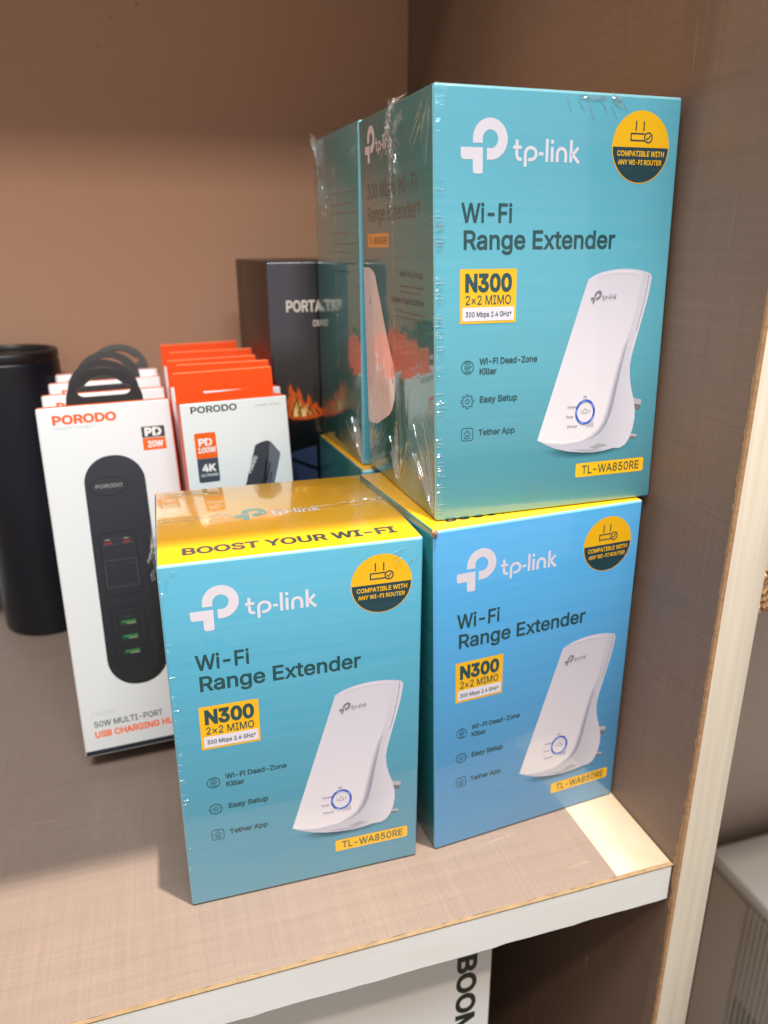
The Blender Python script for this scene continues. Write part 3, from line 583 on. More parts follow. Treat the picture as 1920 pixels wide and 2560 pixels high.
# back panel and the board overhead (its shadow falls on the shelf and the back panel)
b = Mesh(); b.box(-.80, -.0002, YB + .0005, YB + .012, -.80, ZT, LAM_BACK, 0)
b.build('back_panel', unit)
b = Mesh(); b.box(-.80, -.0003, 0, YB, ZT, ZT + .0188, LAM_SHELF, 0)
b.build('shelf_board', unit, label='board overhead')
b = Mesh(); b.box(-.80, -.0003, .001, YB, -.44, -.421, LAM_SHELF, 0)
b.build('shelf_board', unit, label='lower shelf board under the big white carton')
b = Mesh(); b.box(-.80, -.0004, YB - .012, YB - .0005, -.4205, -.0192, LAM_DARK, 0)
b.build('lower_back_panel', unit)
# neighbouring bay: its back and a shelf with a raw, chipped edge
b = Mesh(); b.box(.0188, 1.3, YB + .0005, YB + .012, -1.0, ZT, laminate('laminate_neighbour', rgb(198, 184, 174), rgb(178, 164, 154), .5, 'y', .6), 0)
b.build('neighbour_back_panel', unit)
b = Mesh(); b.box(.0188, .80, .0025, YB, .1200, .1376, LAM_SIDE, 0)
b.build('neighbour_shelf_board', unit)
b = Mesh(); bm = bmesh.new()
bmesh.ops.create_grid(bm, x_segments=90, y_segments=10, size=.5)
for q in bm.verts:
    px, pz = q.co.x, q.co.y
    q.co = Vector((.0188 + (px + .5) * .10, .0022 - random.random() * .0022, .1200 + (pz + .5) * .0176 + (random.random() - .5) * .0012))
b.bm(bm, CHIP); b.build('raw_shelf_edge', unit, label='raw chipboard edge of the neighbouring shelf')

# the ground far below the neighbouring bay
g = Mesh(); g.box(-3, 3, -3, 1.2, -1.02, -1.0, plain('floor_tile', rgb(120, 112, 104), .5), 0)
tag(g.build('floor'), kind='structure')

# ------------------------------------------------------------------ inks
INK = dict(
    teal=wrapped('carton_teal', rgb(76, 165, 198)),
    teal_b=wrapped('carton_teal_pale', rgb(86, 173, 198)),
    blue=wrapped('carton_blue', rgb(74, 162, 222), wrap=False),
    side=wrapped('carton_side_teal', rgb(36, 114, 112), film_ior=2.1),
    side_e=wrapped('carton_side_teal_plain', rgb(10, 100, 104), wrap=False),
    edge=wrapped('carton_edge_highlight', rgb(132, 200, 214)), edge_e=wrapped('carton_edge_highlight_plain', rgb(112, 184, 228), wrap=False),  # paler bevel ink: edge highlights put into the colour, beside slight print wear
    yel=wrapped('carton_yellow', rgb(218, 160, 8), soil=.02),
    yel_e=wrapped('carton_yellow_plain', rgb(224, 164, 4), wrap=False, soil=.02))
def ink(name, col, wrap=True, **kw): return wrapped('ink_' + name + ('' if wrap else '_plain'), col, wrap, soil=.02, **kw)

def logo_P(dx=0, dz=0, k=1.0):
    R, r, cx, cz = 6.65, 2.95, 21.2, 138.3
    p = [(14.55, 136.9)] + arc(cx, cz, R, R, 180, -90, 40) + [(19.9, 131.65), (19.9, 135.42)] + arc(cx, cz, r, r, -90, 180, 28)[1:] + [(18.25, 136.9)]
    L = ([(10.0, 135.5), (18.35, 135.5)] + arc(17.55, 127.9, .8, .8, 0, -90, 4) + arc(15.5, 128.0, .9, .9, -90, -180, 4)
         + [(14.55, 131.6)] + arc(11.2, 132.8, 1.2, 1.2, -90, -180, 5))
    f = lambda x, y: (dx + (x - 10) * k, dz + (y - 127.1) * k)
    return tf([[p], [L]], f)
def wordmark(dx=0, dz=0, k=1.0, w=1.12):
    """tp-link drawn as strokes; returned as layers so that crossing strokes do not share a plane"""
    f = lambda x, y: (dx + (x - 10) * k, dz + (y - 127.1) * k)
    A = stroke([(31.5, 138.4), (31.5, 133.6), (31.75, 132.6), (32.5, 132.1), (33.5, 132.08)], w)
    A += stroke([(34.9, 129.7), (34.9, 134.1)] + arc(37.05, 134.05, 2.15, 1.98, 170, -90, 12) + [(36.1, 132.07)], w)
    A += stroke([(40.3, 134.1), (42.1, 134.1)], w)
    A += stroke([(43.5, 139.0), (43.5, 131.5)], w) + stroke([(45.6, 136.5), (45.6, 131.5)], w) + stroke([(45.6, 138.8), (45.6, 137.5)], w)
    A += stroke([(47.7, 131.5), (47.7, 134.3)] + arc(49.45, 134.35, 1.7, 1.7, 175, 5, 10) + [(51.2, 134.2), (51.2, 131.5)], w)
    A += stroke([(53.3, 138.9), (53.3, 131.5)], w) + stroke([(56.3, 136.5), (54.0, 134.15), (56.7, 131.4)], w)
    B = stroke([(30.0, 135.95), (33.4, 135.95)], w)
    return tf(A, f), tf(B, f)

def front_place(dy=0.0):
    return lambda u, w, e: (u, -e - dy, w)
def left_place(D):
    return lambda s, w, e: (-e, D - s, w)
def top_place(H):
    return lambda u, t, e: (u, t, H + e)

def picture_front():
    if 'picture_device_front' in MATS: return MATS['picture_device_front']
    t = NT('picture_device_front'); P = t.obj(); x, y, z = t.sep(P)
    f = t.map(z, .028, .095, 0, 1)
    c = t.mix(f, rgb(226, 226, 236), rgb(203, 204, 220))
    c = t.mix(t.map(t.noise(t.scale(P, (60, 60, 40)), 1, 2, .5), .35, .7, 0, .25), c, rgb(214, 208, 224))
    n = t.noise(P, 26, 2, .5)
    MATS['picture_device_front'] = t.pr(color=c, rough=.28, coat=1, coatr=.04, coatior=1.6, coatn=t.bump(n, .0008, .7))
    return MATS['picture_device_front']
def picture_side():
    if 'picture_device_side' in MATS: return MATS['picture_device_side']
    t = NT('picture_device_side'); P = t.obj(); x, y, z = t.sep(P)
    f = t.map(t.math('SUBTRACT', x, t.math('MULTIPLY', z, .12)), .070, .086, 0, 1)
    c = t.mix(f, rgb(190, 194, 210), rgb(214, 214, 228))
    n = t.noise(P, 26, 2, .5)
    MATS['picture_device_side'] = t.pr(color=c, rough=.28, coat=1, coatr=.04, coatior=1.6, coatn=t.bump(n, .0008, .7))
    return MATS['picture_device_side']

def crumple(mesh, path, width, up, amp, m, cols=4, step=.0009):
    """crinkled ribbon of film along a 3-D path; up = direction of the ribbon's width"""
    pts = []
    for a, b_ in zip(path[:-1], path[1:]):
        a, b_ = Vector(a), Vector(b_); k = max(1, int((b_ - a).length / step))
        pts += [a.lerp(b_, i / k) for i in range(k)]
    pts.append(Vector(path[-1])); up = Vector(up).normalized()
    v = []; f = []
    for i, p in enumerate(pts):
        wob = (random.random() - .5) * amp
        for j in range(cols + 1):
            q = p + up * (width * (j / cols - .5)) + Vector([(random.random() - .5) * amp for _ in range(3)]) + up * wob
            v.append(q)
    for i in range(len(pts) - 1):
        for j in range(cols):
            o = i * (cols + 1) + j
            f.append((o, o + 1, o + cols + 2, o + cols + 1))
    mesh.add(v, f, m, smooth=False)
def ear(mesh, a, b_, c, amp, m, n=9):
    """crumpled triangular flap of film between three points"""
    a, b_, c = Vector(a), Vector(b_), Vector(c); nn = (b_ - a).cross(c - a).normalized()
    v = []; idx = {}; f = []
    for i in range(n + 1):
        for j in range(n + 1 - i):
            idx[i, j] = len(v)
            e = 0 if j == 0 else 1
            v.append(a + (b_ - a) * (i / n) + (c - a) * (j / n) + nn * (random.random() - .5) * amp * 2 * e + Vector([(random.random() - .5) * amp * .4 for _ in range(3)]))
    for i in range(n):
        for j in range(n - i):
            f.append((idx[i, j], idx[i + 1, j], idx[i, j + 1]))
            if j < n - i - 1: f.append((idx[i + 1, j], idx[i + 1, j + 1], idx[i, j + 1]))
    mesh.add(v, f, m, smooth=False)

def tents(mesh, place, segs, m):
    """fine raised creases in tight film: each (u0, w0, u1, w1, width, lift) in mm on a face"""
    for u0, w0, u1, w1, wd, lf in segs:
        d = Vector((u1 - u0, w1 - w0)); L = d.length
        if L < 1e-6: continue
        d /= L; n_ = Vector((-d.y, d.x)); v = []; f = []
        K_ = 5; bend = (random.random() - .5) * L * .10
        for k in range(K_ + 1):
            s_ = k / K_; ww = wd * .5 * max(.06, math.sin(math.pi * min(.97, .08 + s_ * .9)) ** .8)
            c_ = Vector((u0, w0)) + d * (L * s_) + n_ * (bend * math.sin(math.pi * s_) + (random.random() - .5) * wd * .3)
            for o_, e_ in ((ww, .00003), (0, .00003 + lf / 1000 * (.4 + .6 * random.random())), (-ww, .00003)):
                q_ = c_ + n_ * o_; v.append(place(q_.x / 1000, q_.y / 1000, e_ + .0002))
        for k in range(K_):
            o = 3 * k; f += [(o, o + 1, o + 4, o + 3), (o + 1, o + 2, o + 5, o + 4)]
        mesh.add(v, f, m)
def crease_part(root, xf, place, segs, m):
    q = Mesh(); tents(q, place, segs, m); q.build('film_creases', root, xf)
def fan_rays(cu, cw, a0, a1, n, l0, l1, w_=.5, lf=.35):
    out = []
    for i in range(n):
        a = rad(a0 + (a1 - a0) * (i + random.random() * .8) / n); r0 = 1.5 + random.random() * 9; r1 = r0 + l0 + random.random() * (l1 - l0)
        out.append((cu + math.cos(a) * r0, cw + math.sin(a) * r0, cu + math.cos(a) * r1, cw + math.sin(a) * r1, w_ * (.4 + random.random()), lf))
    return out
def crease_mat():
    if 'film_crease' in MATS: return MATS['film_crease']
    t = NT('film_crease')
    gl = t.add('ShaderNodeBsdfGlossy'); gl.inputs['Roughness'].default_value = .10
    df = t.add('ShaderNodeBsdfDiffuse'); df.inputs['Color'].default_value = (.75, .78, .80, 1)
    tr = t.add('ShaderNodeBsdfTransparent')
    m1 = t.add('ShaderNodeMixShader'); m1.inputs[0].default_value = .25
    t.l.new(gl.outputs[0], m1.inputs[1]); t.l.new(df.outputs[0], m1.inputs[2])
    m2 = t.add('ShaderNodeMixShader'); m2.inputs[0].default_value = .30
    t.l.new(tr.outputs[0], m2.inputs[1]); t.l.new(m1.outputs[0], m2.inputs[2]); t.l.new(m2.outputs[0], t.out.inputs['Surface'])
    MATS['film_crease'] = t.m
    return t.m

EXT_GROUP = 'boxed wall-plug range extenders stacked by the side panel'
def extender_box(loc, rz, W, D, H, lx, ly, label, front, wrap=True, sidekind=0, top=True, faint=False):
    """one retail box; local frame: x width, y depth, z height, origin at the bottom front left corner"""
    root = empty('retail_box', loc, (0, 0, rz))
    tag(root, label, 'box', EXT_GROUP)
    xf = lambda p: (p[0] + ly * p[2], p[1] + lx * p[2], p[2])
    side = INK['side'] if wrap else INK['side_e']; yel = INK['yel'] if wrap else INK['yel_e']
    K = lambda n, c: ink(n, c, wrap, **(dict(film_ior=2.1) if n.startswith('side') else {}))
    dark = K('dark', rgb(18, 72, 80)); white = K('white', rgb(226, 224, 240)); yl = K('yellow', rgb(244, 190, 6))
    navy = K('navy', rgb(14, 62, 76)); txt = K('text', rgb(20, 80, 90)); grey = K('grey', rgb(122, 126, 138))
    b = Mesh()
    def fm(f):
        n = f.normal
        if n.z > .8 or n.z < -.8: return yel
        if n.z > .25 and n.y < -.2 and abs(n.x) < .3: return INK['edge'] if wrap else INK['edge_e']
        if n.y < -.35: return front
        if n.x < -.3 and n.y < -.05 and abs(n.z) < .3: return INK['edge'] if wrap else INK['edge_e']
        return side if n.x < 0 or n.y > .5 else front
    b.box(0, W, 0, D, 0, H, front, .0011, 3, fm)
    b.build('carton', root, xf)
    fp = front_place()
    sx = W * 1000 / 99.6; sz = H * 1000 / 155
    FP = lambda u, w, e: fp(u * sx, w * sz, e)
    # brand logo
    p = Print(FP); p.draw(logo_P(10, 127.1), white, 0)
    A, B = wordmark(10, 127.1); p.draw(A, white, 0); p.draw(B, white, 1)
    p.build('brand_logo', root, xf)
    # title
    p = Print(FP)
    p.draw(text('Wi-Fi', 10.3, 111.2, 6.15, 20.2, bold=18), dark)
    p.draw(text('Range Extender', 10.7, 102.1, 6.15, 63.4, bold=18), dark)
    p.build('title_text', root, xf)
    # speed badge
    p = Print(FP)
    p.draw([[rrect(9.9, 75.9, 32.7, 95.2, .3)]], yl, 0)
    p.draw([[rrect(10.9, 76.8, 31.9, 81.7, .1)]], white, 1)
    p.draw(text('N300', 11.7, 87.5, 5.7, 19.2, bold=40), dark, 1)
    p.draw(text('2×2 MIMO', 11.8, 82.7, 3.2, 18.9, bold=8), dark, 1)
    p.draw(text('300 Mbps 2.4 GHz†', 12.0, 78.3, 1.75, 19.0, bold=14), dark, 2)
    p.build('speed_badge', root, xf)
    # feature list
    p = Print(FP)
    p.draw(text('Wi-Fi Dead-Zone', 18.0, 60.8, 2.2, 24.5, bold=28), txt)
    p.draw(text('Killer', 17.9, 57.0, 2.2, 7.3, bold=28), txt)
    p.draw(text('Easy Setup', 18.1, 46.3, 2.3, 16.2, bold=28), txt)
    p.draw(text('Tether App', 17.8, 33.4, 2.2, 15.8, bold=28), txt)
    p.draw(ring(13.1, 59.9, 2.6, .33), txt)
    p.draw(text('360°', 11.7, 59.3, 1.15, 3.1, bold=30), txt)
    for s_ in (1, -1):
        for r_ in (1.15, 1.8):
            p.draw(stroke(arc(13.1, 59.9 + s_ * .1, r_ * .95, r_, 90 - 48 if s_ > 0 else 270 - 48, 90 + 48 if s_ > 0 else 270 + 48, 8), .24), txt)
    gear = []
    for i in range(8):
        a = i * 45
        gear += [(13.1 + r_ * math.cos(rad(a + d)), 47.0 + r_ * math.sin(rad(a + d))) for r_, d in ((2.0, -15), (2.6, -9), (2.6, 9), (2.0, 15))]
    p.draw(stroke(gear, .32, True), txt); p.draw(ring(13.1, 47.0, .95, .32), txt)
    p.draw(stroke(rrect(10.7, 31.7, 15.5, 36.6, .9), .32, True), txt)
    p.draw(stroke([(11.6, 34.1), (13.1, 35.6), (14.6, 34.1)], .3), txt)
    p.draw(stroke([(12.1, 33.4), (12.1, 32.6), (14.1, 32.6), (14.1, 33.4)], .3), txt)
    p.draw(stroke(arc(13.1, 33.1, .9, .9, 30, 150, 6), .22) + stroke(arc(13.1, 33.0, .45, .45, 20, 160, 5), .22), txt, 1)
    p.build('feature_list', root, xf)
    # round badge
    p = Print(FP); bx, bz, br = 82.7, 137.4, 12.4
    p.draw([[circ(bx, bz, br, 64)]], yl, 0)
    p.draw([[arc(bx, bz, br - .35, br - .35, 180, 360, 40)]], navy, 1)
    p.draw(text('COMPATIBLE WITH', bx + .2, bz - 3.0, 1.75, 20.6, bold=22, center=True), yl, 2)
    p.draw(text('ANY WI-FI ROUTER', bx, bz - 5.9, 1.6, 19.0, bold=22, center=True), yl, 2)
    for ax in (80.15, 83.5): p.draw(stroke([(ax, 146.3), (ax, 142.9)], .5), navy, 1)
    p.draw(stroke([(84.1, 142.0), (78.2, 142.0), (78.2, 139.7), (84.2, 139.7)], .5), navy, 1)
    p.draw(ring(85.7, 140.75, 1.9, .5), navy, 1)
    p.draw(stroke([(84.8, 140.8), (85.4, 140.1), (86.6, 141.5)], .4), navy, 2)
    p.build('router_badge', root, xf)
    # model tag
    p = Print(FP)
    p.draw([[rrect(62.1, 12.1, 94.9, 18.0, .8)]], yl, 0)
    p.draw(text('TL-WA850RE', 64.9, 13.4, 3.45, 28.0, bold=14, track=8), K('olive', rgb(66, 92, 60)), 1)
    p.build('model_tag', root, xf)
    # printed picture of the extender
    p = Print(FP)
    shade = fade_mat('picture_shadow', rgb(20, 76, 92), .85); soft = fade_mat('picture_soft_grey', rgb(150, 154, 176), .75)
    lite = fade_mat('picture_soft_white', rgb(240, 240, 248), .8)
    sh = [(44.5, 24.5), (50, 21.6), (58, 20.2), (68, 20.0), (78, 20.6), (86, 22.2), (89.3, 24.8), (86, 26.5), (70, 26), (55, 27)]
    p.soft(sh, 67, 23.0, shade, 0)
    pin = K('pin', rgb(176, 178, 186)); pin2 = K('pin_shadow', rgb(104, 112, 124))
    for q, m_ in (([(87, 43.8), (91.7, 42.7), (91.3, 40.6), (88, 41.2)], pin), ([(88, 41.25), (91.3, 40.65), (90.9, 38.5), (88.3, 39.0)], pin2),
                  ([(87.0, 28.9), (90.7, 28.2), (90.3, 27.2), (87, 27.7)], pin), ([(87, 27.75), (90.3, 27.25), (89.8, 26.2), (86.5, 26.5)], pin2)):
        p.poly(q, m_, 0)
    topc = [(63.3, 90.8), (65.6, 92.1), (68.6, 93.2), (72.0, 93.9), (76, 94.4), (80, 94.5), (84, 94.2), (88, 93.6)]
    right = [(91.2, 92.6), (92.1, 91.2), (91.4, 86), (90.4, 81), (88.6, 74), (86.8, 67), (85.3, 61), (84.8, 57), (85.1, 52.5), (86.2, 47.8), (87.7, 43.2), (88.7, 39), (88.9, 35), (88.2, 30.5), (87.0, 26.9), (85.2, 24.3), (82.8, 23.1)]
    bot = [(79, 23.2), (75, 22.5), (70, 22.2), (64, 22.7), (58, 23.6), (52, 25.2), (47.6, 27.2), (43.7, 29.3)]
    fold = [(88, 93.6), (87.2, 88), (85.8, 80), (83.9, 72), (82.0, 64), (80.3, 56), (78.9, 49), (77.8, 43), (76.6, 38), (75.0, 34), (72.6, 30.8), (69, 28.6), (63, 27.0), (55, 26.4), (48, 27.6), (43.7, 29.3)]
    p.poly(topc + fold[1:], picture_front(), 1)
    p.poly(fold[::-1] + right[0:] + bot[:-1], picture_side(), 1)
    p.band(fold[3:13], .9, 2.6, soft, 2)
    p.band([(64.2, 90.2), (70, 92.9), (77, 93.7), (84, 93.3), (88, 92.3)], .2, 1.3, lite, 2)
    p.band([(91.3, 90.5), (90, 82), (87.6, 72), (84.6, 60), (84.4, 55)], .6, .35, lite, 2)
    p.draw(stroke([(90.6, 92.2), (90.0, 86.5), (88.6, 79), (86.6, 70.5)], .22), grey, 2)
    p.band([(44.5, 29.6), (49, 28.2), (56, 27.2), (63, 27.7), (69, 29.4)], .8, .6, lite, 3)
    p.band([(58, 24.6), (64, 23.7), (70, 23.2), (77, 23.7)], .5, .5, soft, 3)
    p.poly([(68, 24.6), (72.5, 25.9), (76.5, 24.9), (71, 23.9)], K('slot', rgb(160, 162, 172)), 2)
    p.draw(ring(65.05, 39.4, 4.6, .95, 48, 5.15), K('led', rgb(44, 86, 200)), 3)
    ledl = K('led_light', rgb(110, 150, 240))
    for i in range(5):
        a = 20 + 72 * i
        p.draw(stroke(arc(65.05, 39.4, 4.12, 4.66, a, a + 26, 5), .6), ledl, 4)
    p.draw(stroke([(64.1, 39.0), (64.1, 40.0), (65.1, 40.8), (66.1, 40.0), (66.1, 39.0)], .22, True), grey, 3)
    for s_ in (-1, 1): p.draw(stroke(arc(65.1, 39.7, 2.0, 1.5, 90 - s_ * 90 - 30, 90 - s_ * 90 + 30, 5), .2), grey, 3)
    for i in range(5): p.draw(stroke([(65.9 + i * .75, 33.2), (66.05 + i * .75, 33.7 + i * .42)], .3), grey, 3)
    for s_, x_, z_, w_ in (('RE', 63.7, 45.2, 1.7), ('Wireless', 56.7, 41.4, 4.4), ('Power', 56.3, 37.5, 3.4), ('Ethernet', 57.0, 33.5, 4.6)):
        p.draw(text(s_, x_, z_, .85, w_, bold=10, shear=.2), grey, 3)
    ital = lambda k_, sx_: (lambda x_, y_: (64.4 + x_ * k_ * sx_ + y_ * k_ * .28, 81.9 + y_ * k_ + x_ * k_ * .03))
    p.draw(tf(logo_P(0, 0), ital(.262, .93)), grey, 3)
    A, B = wordmark(0, 0, w=.95); p.draw(tf(A, ital(.262, .93)), grey, 3); p.draw(tf(B, ital(.262, .93)), grey, 4)
    p.build('product_picture', root, xf)
    # left face
    LP = lambda s_, w, e: left_place(D)(s_, w, e)
    if sidekind == 1:
        sw = K('side_white', rgb(244, 226, 226)); sd = K('side_dark', rgb(8, 30, 34))
        p = Print(LP); k_ = .78
        p.draw(logo_P(9.0, 134.6, k_), sw, 0); A, B = wordmark(9.0, 134.6, k_ * .95); p.draw(A, sw, 0); p.draw(B, sw, 1)
        p.build('side_logo', root, xf)
        p = Print(LP)
        p.draw(text('300 Mbps Wi-Fi', 9.7, 120.5, 5.9, 61.8, bold=8), sd)
        p.draw(text('Range Extender†', 9.8, 111.5, 5.9, 65.0, bold=8), sd)
        p.draw(text('Multi-Play Design', 50.5, 90.2, 2.2, 26, bold=10), sd)
        p.draw(text('Intelligent Signal Indicator', 39.5, 80.2, 2.2, 38, bold=10), sd)
        for zz, a_, b_ in ((86.4, 50.5, 77), (84.2, 50.5, 74), (76.6, 42, 77), (74.4, 46, 77)):
            p.draw([[rrect(a_, zz, b_, zz + .5, 0)]], sd, 0)
        p.build('side_text', root, xf)
        p = Print(LP)
        p.draw([[rrect(9.1, 101.0, 37.8, 106.6, .3)]], K('side_orange', rgb(236, 150, 20)), 0)
        p.draw(text('TL-WA850RE', 11.0, 102.3, 3.0, 25.0, bold=6), sd, 1)
        p.build('side_model_tag', root, xf)
        p = Print(LP)
        p.poly([(1.2, 92.5), (9, 92.6), (14, 91.8), (17.6, 90.2), (21, 84.5), (26.5, 75), (33.5, 63.5), (40.6, 53.5), (42.2, 48), (41.2, 40), (37.5, 34.5), (33, 31), (24, 27.2), (15, 23.4), (6, 22), (1.2, 22)], sw, 0)
        p.draw(ring(39.2, 49.5, 1.5, .4, 30, 3.4), K('side_ring', rgb(150, 60, 40)), 1)
        p.draw(tf(logo_P(0, 0), lambda x_, y_: (8.5 + x_ * .12, 76 + y_ * .22)), grey, 1)
        p.build('side_picture', root, xf)
    elif sidekind == 2:
        p = Print(LP); sd = K('side_dark', rgb(22, 56, 62))
        sd = K('side_faint', rgb(26, 88, 90))
        for zz, a_, b_ in ((128, 30, 70), (123, 30, 66), (119, 30, 72), (110, 28, 60), (105, 30, 72), (101, 30, 64), (96, 30, 68), (92, 30, 58)):
            p.draw([[rrect(a_, zz, b_, zz + .6, .2)]], sd, 0)
        p.build('side_text', root, xf)
    # top print
    if top:
        TP = lambda u, t_, e: top_place(H)(u * sx, t_, e)
        p = Print(TP)
        p.draw(text('BOOST YOUR WI-FI', 8.9, 7.6, 6.2, 82.5, bold=32), K('top_dark', rgb(38, 58, 50)))
        p.build('top_text', root, xf)
        p = Print(TP); tl = K('top_teal', rgb(64, 140, 120)); k_ = .78
        p.draw(logo_P(31.2, 38.2, k_), tl, 0); A, B = wordmark(31.2, 38.2, k_); p.draw(A, white, 0); p.draw(B, white, 1)
        p.build('top_logo', root, xf)
    return root, xf

zE = .1551; zB0 = .1553
film = film_mat()
# front left box, lowest and nearest
A_, xfA = extender_box((-.2060, .0399, .0002), -.0129, .0987, .0873, .1545, -.0049, .0072,
    'teal boxed range extender standing alone with its yellow lid in full view', INK['teal'], True, 2)
m = Mesh(); H = .1545; Wd = .0987
def zig(x0, x1, y0, y1, z, n, a):
    return [(x0 + (x1 - x0) * i / n, y0 + (y1 - y0) * i / n + (random.random() - .5) * a, z + random.random() * .0006) for i in range(n + 1)]
crumple(m, zig(.001, Wd * .3, .0436, .045, H + .0005, 24, .0016), .0013, (0, 1, 0), .0012, film, 3)
crumple(m, zig(Wd * .3, Wd * .75, .0428, .0445, H + .0005, 40, .0010), .0012, (0, 1, 0), .0010, film, 3)
crumple(m, zig(Wd * .75, Wd - .001, .0450, .0480, H + .0005, 22, .0022), .0016, (0, 1, 0), .0016, film, 3)
ear(m, (Wd - .002, .040, H + .0003), (Wd - .002, .058, H + .0003), (Wd + .0065, .049, H - .003), .0014, film)
ear(m, (Wd + .0003, .034, H - .002), (Wd + .0003, .052, H - .002), (Wd + .005, .040, H - .016), .0020, film)
ear(m, (-.0003, .026, H - .001), (-.0003, .048, H - .001), (-.0035, .034, H - .013), .0012, film)
ear(m, (-.0003, .036, H - .010), (-.0003, .044, H - .002), (-.0030, .030, H - .020), .0018, film)
m.build('shrink_wrap', A_, xfA); m = Mesh()
cm = crease_mat(); tpA = top_place(H); fpA = front_place(); lpA = left_place(.0873)
crease_part(A_, xfA, tpA, [(2 + i * 1.5 + random.random(), 84.5 - random.random() * 3, 7 + i * 2.2 + random.random() * 4, 76 + random.random() * 3, .7, .3) for i in range(11)], cm)
crease_part(A_, xfA, tpA, fan_rays(98, 48, 100, 250, 16, 3, 10, .5, .3), cm)
crease_part(A_, xfA, tpA, fan_rays(19.5, 45, -170, -10, 8, 2, 5, .4, .25) + fan_rays(19.5, 45, 10, 170, 8, 2, 5, .4, .25), cm)
crease_part(A_, xfA, fpA, fan_rays(98, 153.5, 190, 262, 5, 3, 7, .4, .2), cm)
crease_part(A_, xfA, fpA, fan_rays(.5, 153.5, 275, 345, 3, 2, 4, .3, .15), cm)
crease_part(A_, xfA, fpA, [(.6, z_, 1.6 + random.random() * 1.6, z_ + (random.random() - .5) * .6, .35, .2) for z_ in [3 + 148 * random.random() for _ in range(14)]], cm)


# right hand lower box
E_, xfE = extender_box((-.0983, .0390, .0002), .0874, .0980, .0820, .1577, -.0314, -.0369,
    'blue boxed range extender at the bottom of the stack beside the side panel', INK['blue'], False, 0)
m = Mesh()
bm = bmesh.new(); bmesh.ops.create_icosphere(bm, subdivisions=2, radius=.0016)
for v_ in bm.verts: v_.co = Vector((v_.co.x * .8, v_.co.y * .8, v_.co.z * 1.1)) + Vector((.0006, .0006, .1566)) + Vector([(random.random() - .5) * .0006 for _ in range(3)])
m.bm(bm, plain('torn_board', rgb(150, 120, 96), .9)); m.build('dented_corner', E_, xfE, 'torn corner of the carton showing brown board')

# upper box
B_, xfB = extender_box((-.0992, .0431, .1580), .0192, .0981, .0880, .1525, .0317, -.0135,
    'teal boxed range extender stacked directly on top of the blue box', INK['teal_b'], True, 1)
m = Mesh(); H = .1525; D = .088
crumple(m, [(-.0006, D - .0445, z_ / 1000) for z_ in range(8, 152, 4)], .0007, (0, 1, 0), .0004, film, 2, .002)
crumple(m, [(-.0008, D - .0445 - (random.random() - .5) * .0012, .116 + i * .0012) for i in range(33)], .0014, (0, 1, 0), .0014, film, 3)
crumple(m, [(-.0008, D - .0445 - (random.random() - .5) * .0012, .006 + i * .0012) for i in range(22)], .0016, (0, 1, 0), .0016, film, 3)
crumple(m, [(-.0015, D - .040, H - .012), (-.002, D - .045, H - .009), (-.0012, D - .043, H - .004), (.0005, D - .047, H + .001)], .0026, (0, 1, .4), .0020, film, 5, .0007)
crumple(m, [(-.0012, D - .047, H - .010), (-.0012, D - .060, H - .006)], .0036, (0, .2, 1), .0010, film, 5, .001)
crumple(m, [(.0005, D - .047, H + .0005), (.001, D - .057, H + .0012)], .0016, (1, 0, .5), .0012, film, 4, .0007)
crumple(m, [(.055, -.0004, .1508), (.062, -.0004, .1500), (.066, -.0004, .1512)], .0013, (0, 0, 1), .0005, cm, 3, .0012)
crumple(m, [(.068, -.0004, .1516), (.072, -.0005, .1490)], .0026, (0, 0, 1), .0008, cm, 3, .0010)
m.build('shrink_wrap', B_, xfB); m = Mesh()
lpB = left_place(D); fpB = front_place()
crease_part(B_, xfB, lpB, fan_rays(87, 1.0, 96, 150, 26, 8, 30, .8, .45), cm)
crease_part(B_, xfB, lpB, fan_rays(2, 1.5, 30, 84, 16, 8, 24, .9, .45), cm)
crease_part(B_, xfB, lpB, fan_rays(44.5, 2, 40, 140, 22, 4, 16, .9, .5), cm)
crease_part(B_, xfB, lpB, fan_rays(43, 143, 200, 345, 14, 4, 12, .6, .4), cm)
crease_part(B_, xfB, lpB, fan_rays(86, 151, 200, 262, 9, 6, 18, .5, .3), cm)
zs = [2 + 122 * random.random() ** 1.15 for _ in range(78)]
crease_part(B_, xfB, fpB, [(.3, z_, 1.8 + random.random() * 2.2, z_ + (random.random() - .5) * .5, .32, .22) for z_ in zs], cm)
crease_part(B_, xfB, lpB, [(84.6 + random.random() * 2, z_, 87.8, z_ + (random.random() - .5) * .5, .32, .2) for z_ in zs[:50]], cm)
crease_part(B_, xfB, fpB, [(50 + 4.5 * i, 150.5 - random.random(), 51 + 4.5 * i + random.random() * 3, 147.0 - random.random() * 4, .6, .3) for i in range(6)], cm)

# small gold square sticker printed low on its side
p = Print(left_place(D)); p.draw([[rrect(69.2, 12.4, 74.4, 15.8, 0)]], ink('gold', rgb(226, 176, 110)), 0); p.build('side_stamp', B_, xfB)

